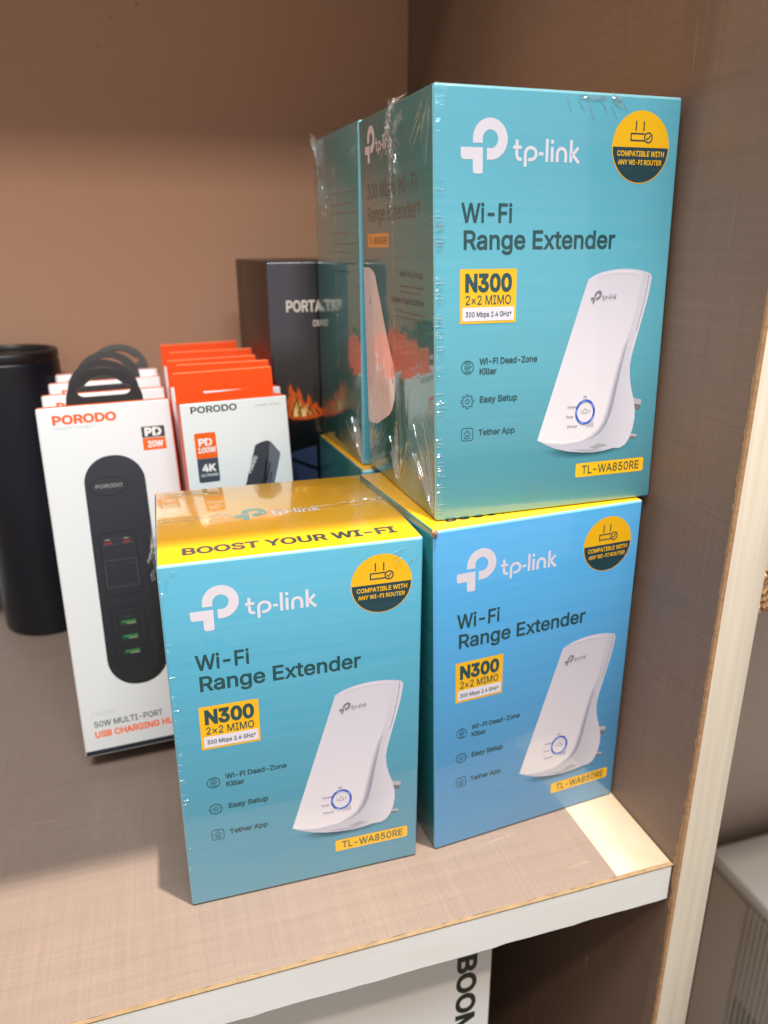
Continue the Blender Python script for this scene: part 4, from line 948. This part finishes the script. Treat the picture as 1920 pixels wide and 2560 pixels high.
# second row
D_, xfD = extender_box((-.1050, .1295, .0002), .050, .0985, .0815, .1550, .0, .0,
    'teal boxed range extender on the shelf right behind the blue box, mostly hidden', INK['teal'], True, 2)
C_, xfC = extender_box((-.1024, .1378, .1554), .055, .0980, .0752, .1562, .0, .0,
    'teal boxed range extender of the upper layer with small side print, second from the front', INK['teal'], True, 2, top=False)
m = Mesh(); H = .1562; D = .0752
ear(m, (-.0003, D - .010, H - .014), (-.0003, D + .001, H - .002), (-.0008, D + .001, H + .0045), .0012, film)
crumple(m, [(-.001, D - .006, H + .001), (-.0012, D - .010, H - .008), (-.001, D - .011, H - .024)], .0020, (0, 1, 0), .0012, film, 4, .0009)
crumple(m, [(-.0006, D - .038, z_ / 1000) for z_ in range(5, 150, 5)], .0007, (0, 1, 0), .0005, film, 2, .002)
m.build('shrink_wrap', C_, xfC); m = Mesh()
lpC = left_place(D)
crease_part(C_, xfC, lpC, fan_rays(D * 1000 - 1, 1.0, 96, 150, 16, 8, 26, .8, .45), cm)
crease_part(C_, xfC, lpC, fan_rays(12, 140, 200, 330, 10, 5, 14, .8, .45), cm)


# ------------------------------------------------------------------ white boxes with the black charging hub
def charging_box():
    root = empty('retail_box')
    W, T, H = 65.3, 34.0, 181.8
    wht = plain('board_white', rgb(219, 224, 228), .35, coat=.4, coatr=.12)
    org = plain('board_orange_edge', rgb(236, 104, 44), .45)
    b = Mesh()
    def fm(f):
        n = f.normal
        if n.y < -.9: return wht
        if n.z > .3 or n.x > .3: return org
        return wht
    b.box(0, W / 1000, 0, T / 1000, 0, H / 1000, wht, .0016, 3, fm); b.build('carton', root)
    or_ = plain('ink_orange', rgb(240, 98, 22), .4); gr = plain('ink_charcoal', rgb(52, 58, 66), .4); nv = plain('ink_night', rgb(16, 30, 42), .4)
    pale = plain('ink_pale', rgb(186, 196, 204), .5); wt = plain('ink_paper', rgb(236, 238, 240), .4)
    FP = lambda u, w, e: (u, -e, w * .9935)
    p = Print(FP)
    p.draw(text('PORODO', 7.0, 173.7, 4.1, 30.8, bold=34), or_)
    p.draw(text('CHOOSE THE BEST', 7.0, 171.0, 1.2, 20.4), pale)
    p.build('brand_logo', root)
    p = Print(FP)
    p.draw([[rrect(49.0, 163.1, 60.5, 168.8, .2)]], gr); p.draw([[rrect(49.0, 156.6, 60.5, 162.8, .2)]], or_)
    p.draw(text('P', 50.4, 164.1, 3.8, 3.6, bold=50) + text('D', 54.2, 164.1, 3.8, 4.6, bold=50), wt, 1)
    p.poly([(57.3, 168.1), (55.3, 165.9), (56.4, 165.8), (55.6, 163.7), (58.0, 166.2), (56.8, 166.3)], gr, 2)
    p.draw(text('20W', 51.2, 158.1, 3.0, 7.8, bold=34), wt, 1)
    p.build('power_badge', root)
    p = Print(FP)
    p.draw(text('FWC032', 5.9, 21.3, 2.1, 11.6), pale)
    p.draw(text('50W MULTI-PORT', 6.0, 15.5, 3.0, 34.8, bold=10), gr)
    p.draw(text('USB CHARGING HUB', 5.9, 10.0, 3.1, 42.6, bold=30), or_)
    p.draw([[rrect(.6, 1.0, 65.0, 3.4, 0)]], nv)
    p.build('front_text', root)
    # printed picture of the hub
    p = Print(FP)
    t = NT('picture_hub'); q = t.obj(); x, y, z = t.sep(q)
    c = t.mix(t.map(z, .05, .155, 0, 1), rgb(12, 20, 30), rgb(46, 47, 58))
    hub = t.pr(color=c, rough=.4, coat=.4, coatr=.12)
    t = NT('picture_hub_edge'); q = t.obj(); x, y, z = t.sep(q)
    c = t.mix(t.map(z, .05, .15, 0, 1), rgb(3, 6, 10), rgb(42, 48, 58)); hube = t.pr(color=c, rough=.4, coat=.4, coatr=.12)
    body = arc(32.3, 141.6, 14.3, 14.2, 180, 0, 26) + arc(31.7, 49.4, 14.7, 14.8, 0, -180, 26)
    p.poly([(x_ + (1.2 if x_ > 32 else 0), z_) for x_, z_ in body], hube, 0)
    inner = arc(30.6, 141.8, 12.4, 13.2, 180, 0, 24) + arc(30.2, 49.6, 12.6, 13.2, 0, -180, 24)
    p.poly([(x_, z_) for x_, z_ in inner], hub, 1)
    ln = plain('ink_hub_line', rgb(14, 18, 26), .4); ll = plain('ink_hub_light', rgb(78, 86, 92), .4)
    p.draw(ring(29.4, 140.2, 9.4, .35, 40, 5.1), ln, 2)
    p.draw(text('PORODO', 22.8, 139.4, 1.9, 13.4, bold=16, shear=.1), plain('ink_hub_logo', rgb(140, 146, 148), .4), 2)
    p.draw(stroke(rrect(21.4, 83.0, 39.2, 116.0, 1.6), .35, True), ln, 2)
    p.draw(stroke(rrect(21.9, 44.8, 38.6, 76.5, 1.8), .35, True), ln, 2)
    p.draw(stroke([(22.6, 109.8), (37.8, 109.8)], .25) + stroke([(22.6, 112.4), (37.8, 112.4)], .2), ll, 2)
    p.draw(stroke(rrect(22.2, 87.3, 38.0, 101.6, .3), .25, True), ll, 2)
    red = plain('ink_port_red', rgb(150, 52, 36), .4)
    for px_ in (23.4, 32.6):
        p.draw([[rrect(px_, 110.3, px_ + 4.0, 111.0, .2)]], red, 2); p.draw([[rrect(px_ + .6, 112.0, px_ + 3.0, 112.9, .2)]], plain('ink_port_grey', rgb(120, 124, 124), .4), 3)
    for px_, pz_ in ((23.4, 99.8), (32.6, 99.8), (23.4, 89.0), (32.6, 89.0)):
        p.draw(stroke([(px_, pz_), (px_ + 4.0, pz_)], .35), ln, 2); p.draw(stroke([(px_, pz_ - .5), (px_ + 4.0, pz_ - .5)], .2), ll, 2)
    p.draw(text('2.4A', 29.0, 86.9, .9, 2.6), ll, 3); p.draw(text('2.5A', 28.6, 70.8, .9, 2.8), ll, 2)
    p.draw(stroke(rrect(24.6, 49.0, 35.2, 73.0, .4), .25, True), ln, 2)
    gn = plain('ink_port_green', rgb(50, 118, 66), .4); gg = plain('ink_port_tan', rgb(128, 142, 118), .4)
    for pz_ in (68.2, 60.4, 52.4):
        p.draw([[rrect(25.7, pz_ - 1.3, 33.9, pz_ + 1.3, .5)]], plain('ink_port_dark', rgb(24, 58, 40), .4), 2)
        p.draw([[rrect(26.6, pz_ - .1, 33.7, pz_ + 1.1, .3)]], gn, 3); p.draw([[rrect(29.0, pz_ - .9, 33.6, pz_ - .2, .2)]], gg, 3)
    p.build('product_picture', root)
    # black plastic carry loop standing out of the lid
    blk = plain('loop_plastic', rgb(20, 22, 27), .45)
    z0 = 160.0; out = [(14.6, z0)] + arc(33.0, 183.4, 19.2, 17.2, 180, 0, 40) + [(51.4, z0)]
    out = [(x_ if z_ > z0 else x_, z_) for x_, z_ in out]
    hole = arc(42.6, 189.6, 4.0, 3.2, -90, 25, 8) + arc(33.2, 184.2, 12.6, 12.6, 38, 142, 16) + arc(23.8, 189.6, 4.0, 3.2, 155, 270, 8)
    b = Mesh(); y0, y1 = .0135, .0165
    verts, tri = tess([out, hole])
    n = len(verts)
    V = [(q[0] / 1000, y0, q[1] / 1000) for q in verts] + [(q[0] / 1000, y1, q[1] / 1000) for q in verts]
    def orient(t_, yy):
        a, c1, c2 = (Vector(V[i]) for i in t_); nn = (c1 - a).cross(c2 - a).y
        return t_ if (nn < 0) == (yy == 0) else t_[::-1]
    F = [orient(t_, 0) for t_ in tri] + [orient(tuple(i + n for i in t_), 1) for t_ in tri]
    o = 0
    for L in (out, hole):
        k = len(L)
        for i in range(k):
            j = (i + 1) % k
            F.append((o + i, o + j, o + j + n, o + i + n))
        o += k
    b.add(V, F, blk); b.build('carry_loop', root)
    return root

poses = []
T, Hh = .034, .183
for (x, y), ph in (((-.2526, .1428), 15.0), ((-.2540, .1765), 17.0), ((-.2550, .2160), 19.0), ((-.2555, .2540), 22.0)):
    poses.append((x, y, ph))
P_LAB = ['white charging hub box at the front of its row, its whole front face visible',
         'white charging hub box with loop, second from the front of its row',
         'white charging hub box with loop, third from the front of its row',
         'white charging hub box with loop, rearmost of its row against the back panel']
P0 = charging_box()
for i, (x, y, ph) in enumerate(poses):
    o = P0 if i == 0 else copy_tree(P0)
    for ch in o.children:
        if ch.name.startswith('carry_loop'): ch.location.x = (0, -.0008, .0012, .0072)[i]; ch.location.z = (0, .0004, .0010, .0022)[i]
    o.location = (x, y, T * math.sin(rad(ph)) + .0002)
    M = Matrix.Rotation(rad(1.7), 4, 'Z') @ Matrix.Rotation(rad(-1.0), 4, 'Y') @ Matrix.Rotation(rad(-ph), 4, 'X')
    o.rotation_euler = M.to_euler()
    tag(o, P_LAB[i], 'box', 'white charging hub boxes leaning in a row')

# ------------------------------------------------------------------ white and orange adapter boxes with hang tabs
def adapter_box():
    root = empty('hang_tab_box')
    W, T, H = 53.2, 17.0, 187.0
    wht = plain('board_white_cool', rgb(212, 221, 226), .35, coat=.4, coatr=.12)
    org = plain('board_orange', rgb(238, 80, 4), .5)
    edge = plain('board_orange_cut', rgb(255, 150, 96), .7)
    orgd = plain('board_orange_side', rgb(214, 78, 34), .45)
    FP = lambda u, w, e: (u - .0030, -e, w)
    b = Mesh()
    b.box(0, W / 1000, 0, T / 1000, 0, H / 1000, wht, .0008, 2, lambda f: wht if f.normal.y < -.5 else (orgd if f.normal.x < -.5 else org))
    b.build('carton', root)
    out = [(.4, 180.0), (50.5, 180.0)] + arc(49.5, 200.2, 1, 1, 0, 90, 4) + arc(1.4, 200.2, 1, 1, 90, 180, 4)
    slot = [(17.6, 192.2)] + arc(18.4, 191.5, .9, .9, 150, 270, 4) + [(39.4, 191.3)] + arc(39.8, 192.6, 1.0, 1.0, -80, 80, 4) + [(31.4, 193.0), (31.0, 195.0)] + arc(28.9, 195.2, 2.1, 1.6, 0, 180, 8) + [(26.6, 193.0)]
    b = Mesh(); slot = [(x_ - 3.0, z_ - .8) for x_, z_ in slot]; verts, tri = tess([out, slot]); n = len(verts); y0, y1 = T / 1000, T / 1000 + .0006
    V = [(q[0] / 1000, y0, q[1] / 1000) for q in verts] + [(q[0] / 1000, y1, q[1] / 1000) for q in verts]
    def orient(t_, back):
        a, c1, c2 = (Vector(V[i]) for i in t_); nn = (c1 - a).cross(c2 - a).y
        return t_ if (nn < 0) == (not back) else t_[::-1]
    F = [orient(t_, False) for t_ in tri] + [orient(tuple(i + n for i in t_), True) for t_ in tri]; o = 0
    for L in (out, slot):
        k = len(L)
        for i in range(k):
            j = (i + 1) % k; F.append((o + i, o + j, o + j + n, o + i + n))
        o += k
    nt = 2 * len(tri); b.add(V, F[:nt], org); b.add(V, F[nt:], edge)
    b.box(.0006, .0503, T / 1000 - .00012, T / 1000 - .00002, .2004, .2010, edge, 0); b.build('hang_tab', root)
    gr = plain('ink_slate', rgb(62, 74, 88), .4); wt = plain('ink_paper', rgb(236, 238, 240), .4); or_ = plain('ink_orange', rgb(240, 98, 22), .4)
    pale = plain('ink_pale_grey', rgb(150, 158, 164), .5)
    p = Print(FP)
    p.draw(text('PORODO', 7.8, 181.9, 3.0, 23.0, bold=22), plain('ink_charcoal', rgb(52, 58, 66), .4))
    p.draw(text('CHOOSE THE BEST', 39.6, 182.6, .9, 13.4), pale)
    p.build('brand_logo', root)
    p = Print(FP)
    up = rrect(8.3, 159.2, 18.9, 172.0, .9)
    p.draw([[[(8.4, 159.3), (18.8, 159.3)] + arc(17.9, 171.1, .9, .9, 0, 90, 4) + arc(9.3, 171.1, .9, .9, 90, 180, 4)]], or_)
    p.draw([[arc(9.4, 148.1, .9, .9, 180, 270, 4) + arc(17.9, 148.1, .9, .9, 270, 360, 4) + [(18.8, 159.2), (8.5, 159.2)]]], gr)
    p.draw(text('P', 10.0, 165.8, 3.2, 3.1, bold=46) + text('D', 13.1, 165.8, 3.2, 3.7, bold=46), wt, 1)
    p.poly([(15.6, 169.3), (14.0, 167.4), (14.9, 167.3), (14.3, 165.5), (16.2, 167.7), (15.2, 167.8)], or_, 2)
    p.draw(text('100W', 9.3, 162.2, 2.5, 8.9, bold=34), wt, 1)
    p.draw(text('4K', 10.6, 152.8, 3.3, 6.6, bold=44), wt, 1)
    p.draw(text('ULTRAHD', 9.7, 150.2, 1.25, 8.4, bold=12), wt, 1)
    p.build('power_badge', root)
    p = Print(FP)
    d1 = plain('ink_adapter_dark', rgb(58, 62, 72), .4); d2 = plain('ink_adapter_mid', rgb(96, 106, 120), .4); d3 = plain('ink_adapter_edge', rgb(34, 38, 48), .4)
    p.poly([(38.0, 163.3), (41.0, 164.5), (44.4, 165.0), (45.6, 164.4), (41.6, 142), (37.2, 126), (25.4, 126)], d1)
    p.poly([(45.6, 164.4), (46.6, 163.7), (50.4, 158.2), (50.3, 156.8), (45.0, 139), (41.3, 126), (36, 126), (41.4, 142)], d2)
    p.band([(45.3, 164.0), (43.2, 154), (40.6, 143), (37.4, 131)], .9, 1.2, fade_mat('picture_adapter_edge', rgb(24, 27, 36), .95), 1)
    p.poly([(44.4, 153.9), (45.2, 153.6), (42.4, 143.4), (41.6, 143.8)], d3, 2); p.poly([(44.9, 149.0), (45.4, 148.6), (42.6, 138.6), (42.0, 139)], d3, 2)
    p.draw(text('PORODO', 34.4, 149.0, 1.7, 9.4, bold=14, rot=rad(63)), wt, 2)
    p.build('product_picture', root)
    return root
O_LAB = ['white adapter box with orange hang tab and slot, front of its row',
         'orange hang tab box second from the front of the orange row',
         'orange hang tab box in the middle of the orange row',
         'orange hang tab box fourth from the front of the orange row',
         'orange hang tab box rearmost in the orange row, by the back panel']
O0 = adapter_box(); T = .017; H = .187
for i, (x, y) in enumerate(((-.1846, .1398), (-.1856, .1687), (-.1867, .1862), (-.1869, .2226), (-.1878, .2621))):
    o = O0 if i == 0 else copy_tree(O0)
    ph = (6, 7, 7, 8, 9)[i]
    o.location = (x, y, T * math.sin(rad(ph)) + .0002)
    M = Matrix.Rotation(rad((4.0, .6, 2.2, .8, 2.6)[i]), 4, 'Z') @ Matrix.Rotation(rad((-.8, -.3, -1.0, -.4, -.9)[i]), 4, 'Y') @ Matrix.Rotation(rad(-ph), 4, 'X')
    o.rotation_euler = M.to_euler()
    tag(o, O_LAB[i], 'box', 'orange tabbed adapter boxes in a row')

# ------------------------------------------------------------------ tall black box with the camp fire
root = empty('stove_box', (-.1342, .2152, .0002), (0, 0, rad(1.0)))
tag(root, 'tall black box with a camp fire picture, behind the orange row', 'box')
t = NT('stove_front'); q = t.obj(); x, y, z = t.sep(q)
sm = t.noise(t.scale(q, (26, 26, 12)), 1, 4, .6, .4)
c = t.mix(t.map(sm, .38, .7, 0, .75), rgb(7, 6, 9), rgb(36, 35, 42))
c = t.mix(t.map(x, .012, .027, .75, 0), c, rgb(70, 70, 82))  # paler left band: a glossy reflection painted into the front's colour
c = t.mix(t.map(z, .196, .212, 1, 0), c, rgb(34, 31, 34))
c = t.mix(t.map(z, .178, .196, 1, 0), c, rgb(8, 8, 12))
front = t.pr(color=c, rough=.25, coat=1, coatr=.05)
t = NT('stove_side'); q = t.obj(); x, y, z = t.sep(q)
sm = t.noise(t.scale(q, (30, 26, 10)), 1, 3, .6, .3)
c = t.mix(t.map(sm, .4, .68, 0, .9), rgb(22, 10, 10), rgb(62, 32, 30))
c = t.mix(t.map(z, .17, .22, 1, 0), c, rgb(74, 22, 18))
side = t.pr(color=c, rough=.45, coat=.1, coatr=.2)
blackb = plain('stove_black', rgb(14, 13, 15), .3)
b = Mesh()
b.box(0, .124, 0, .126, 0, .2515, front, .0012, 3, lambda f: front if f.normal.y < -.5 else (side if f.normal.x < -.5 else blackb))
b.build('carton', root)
p = Print(front_place())
wt = plain('ink_stove_white', rgb(214, 208, 202), .3, coat=1, coatr=.05)
p.draw(text('PORTA', 9.6, 225.0, 5.7, 21.0, bold=30), wt); p.draw(text('OU', 24.6, 216.6, 3.3, 5.2, bold=24), wt)
p.build('front_text', root)
p = Print(front_place())
fo = fade_mat('fire_orange', rgb(226, 92, 22), 1.0); fy = fade_mat('fire_yellow', rgb(255, 214, 120), 1.0); fd = plain('fire_log', rgb(60, 18, 8), .3)
fw = plain('fire_pale', rgb(255, 214, 150), .3); fr = plain('fire_ember', rgb(206, 84, 24), .3, coat=1, coatr=.05)
flame = [(7.5, 166), (8.5, 171), (7.8, 175), (9.6, 178), (9.0, 181), (10.4, 185), (11.6, 181), (13.6, 178.5), (14.6, 182.5), (16.4, 179), (17.2, 175), (19.2, 172.5), (20.4, 178.5), (22.0, 175.5), (22.4, 171.5), (25.2, 173.5), (26.0, 170.2), (29.2, 168.6), (30.0, 166), (26, 164.3), (18, 163.4), (11, 164)]
p.soft([(18 + (x_ - 18) * 1.25, 170 + (z_ - 170) * 1.2) for x_, z_ in flame], 18, 169, fo, 0)
p.poly(flame, fr, 1)
p.soft([(9, 166), (9.6, 172), (11, 179), (13, 174), (14.8, 178.5), (16.4, 172.5), (18.4, 169.5), (20.8, 174), (23.4, 169), (26.6, 167.2), (25, 165.6), (17, 164.8), (11, 165)], 16, 169, fy, 2)
for a_, b_ in (((10.2, 166), (12.8, 174.5)), ((13.2, 165.6), (16.2, 171.5)), ((19.2, 165.5), (21.6, 172.0)), ((23.6, 166.2), (20.4, 170.6)), ((26.6, 166), (24.6, 169.5)), ((16, 165.4), (13.4, 177))):
    p.draw(stroke([a_, b_], .75), fd, 3)
p.poly([(11.4, 165.6), (12.0, 171), (13.4, 169), (14.0, 165.4)], fw, 4); p.poly([(16.0, 165.2), (17.4, 169.6), (19.0, 165.4)], fw, 4)
p.build('fire_picture', root)
p = Print(front_place())
bl = plain('ink_deep_blue', rgb(46, 60, 92), .3, coat=1, coatr=.05); bn = plain('ink_navy_line', rgb(8, 10, 20), .3)
p.poly([(1.5, 100), (1.5, 141), (11, 144.5), (24.5, 147.5), (24.5, 100)], bl, 0)
p.poly([(9, 141), (24.5, 134), (24.5, 131.5), (9, 139)], bn, 1); p.poly([(1.5, 124), (24.5, 112), (24.5, 100), (1.5, 100)], bn, 1)
q_ = Print(front_place()); q_.poly([(26.5, 100), (26.5, 148), (60, 154), (60, 100)], bl, 0); q_.build('blue_panel', root)
p.build('blue_panel', root)

# ------------------------------------------------------------------ black cylinder
prof = [(0, 0), (.0255, 0), (.0268, .0008), (.0275, .0025), (.0275, .1885), (.0272, .1895), (.0268, .1898), (.0268, .1903), (.0272, .1906), (.0274, .1915), (.0274, .1950), (.0266, .1962), (.0248, .1964), (.0240, .1955), (.0238, .1925), (0, .1922)]
b = Mesh(); N_ = 64; V = []; F = []
for r, z in prof:
    r *= 1.11
    for i in range(N_):
        a = 2 * math.pi * i / N_; V.append((r * math.cos(a), r * math.sin(a), z))
body_f, lid_f = [], []
for k in range(len(prof) - 1):
    for i in range(N_):
        j = (i + 1) % N_; q = (k * N_ + i, k * N_ + j, (k + 1) * N_ + j, (k + 1) * N_ + i)
        (body_f if k < 7 else lid_f).append(q)
root = empty('cylinder_tin', (-.2888, .3390, .0002))
tag(root, 'matte blue-black cylindrical container with recessed lid, at the left edge behind the white boxes', 'container')
t = NT('cylinder_paint'); q = t.obj()
c = t.mix(t.map(t.noise(q, 60, 3, .6), .4, .7, 0, .4), rgb(7, 13, 26), rgb(10, 19, 34))
cyl = t.pr(color=c, rough=.38, spec=.5)
nb = 8 * N_
b.add(V[:nb], body_f, cyl, True); b.build('body', root)
b = Mesh(); b.add(V[nb - N_:], [tuple(i - nb + N_ for i in q) for q in lid_f], plain('cylinder_lid', rgb(20, 21, 24), .4), True); b.build('lid', root)

# ------------------------------------------------------------------ white carton at the far left
b = Mesh(); b.box(0, .085, 0, .0150, 0, .105, plain('board_bluish', rgb(206, 218, 228), .5), .0008, 2)
o = b.build('flat_carton'); o.location = (-.4120, .3560, .0002)
tag(o, 'thin bluish white carton standing against the back panel behind the black cylinder', 'box')

# ------------------------------------------------------------------ big white carton on the lower shelf
root = empty('large_carton', (-.52, .030, -.4208))
tag(root, 'large white carton under the shelf with big black sideways letters', 'box')
t = NT('board_grey_white'); q = t.obj()
c = t.mix(t.map(t.noise(q, 9, 3, .6), .4, .7, 0, .5), rgb(234, 238, 242), rgb(224, 226, 222))
cw = t.pr(color=c, rough=.4, coat=.3, coatr=.15)
b = Mesh(); b.box(0, .4492, 0, .27, 0, .375, cw, .0012, 3); b.build('carton', root)
p = Print(front_place())
lt = text('BOOM', 0, 0, 9.2, 54, bold=34)
# turned a quarter clockwise, reading downwards
p.draw(tf(lt, lambda x_, y_: (431.4 + y_, 362.2 - x_)), plain('ink_black_green', rgb(14, 28, 30), .4))
p.build('front_text', root)

# ------------------------------------------------------------------ pale appliance standing in the neighbouring bay
root = empty('appliance', (.3743, -.25, -.999))
tag(root, 'pale grey appliance with flat top and vertical side vents, beyond the side panel', 'appliance')
pl = plain('appliance_plastic', rgb(240, 244, 246), .4); ps = plain('appliance_side', rgb(204, 196, 186), .5); dk = plain('vent_dark', rgb(20, 18, 18), .6)
b = Mesh(); b.box(.004, .40, .004, .596, 0, .567, ps, .002, 2); b.build('body', root)
b = Mesh(); b.box(0, .404, 0, .600, .567, .585, pl, .003, 3); b.build('top_panel', root)
b = Mesh()
for i in range(46):
    y0 = .5316 - i * .0072
    b.box(-.0005, .0045, y0 - .0012, y0, .06, .5655 - .0, plain('vent_rib', rgb(196, 190, 182), .4), 0)
b.build('vent_ribs', root)
b = Mesh()
for i in range(45):
    y0 = .5316 - i * .0072 - .0014
    b.box(.0036, .0041, y0 - .0044, y0, .06, .43, dk, 0)
b.build('vent_slots', root)
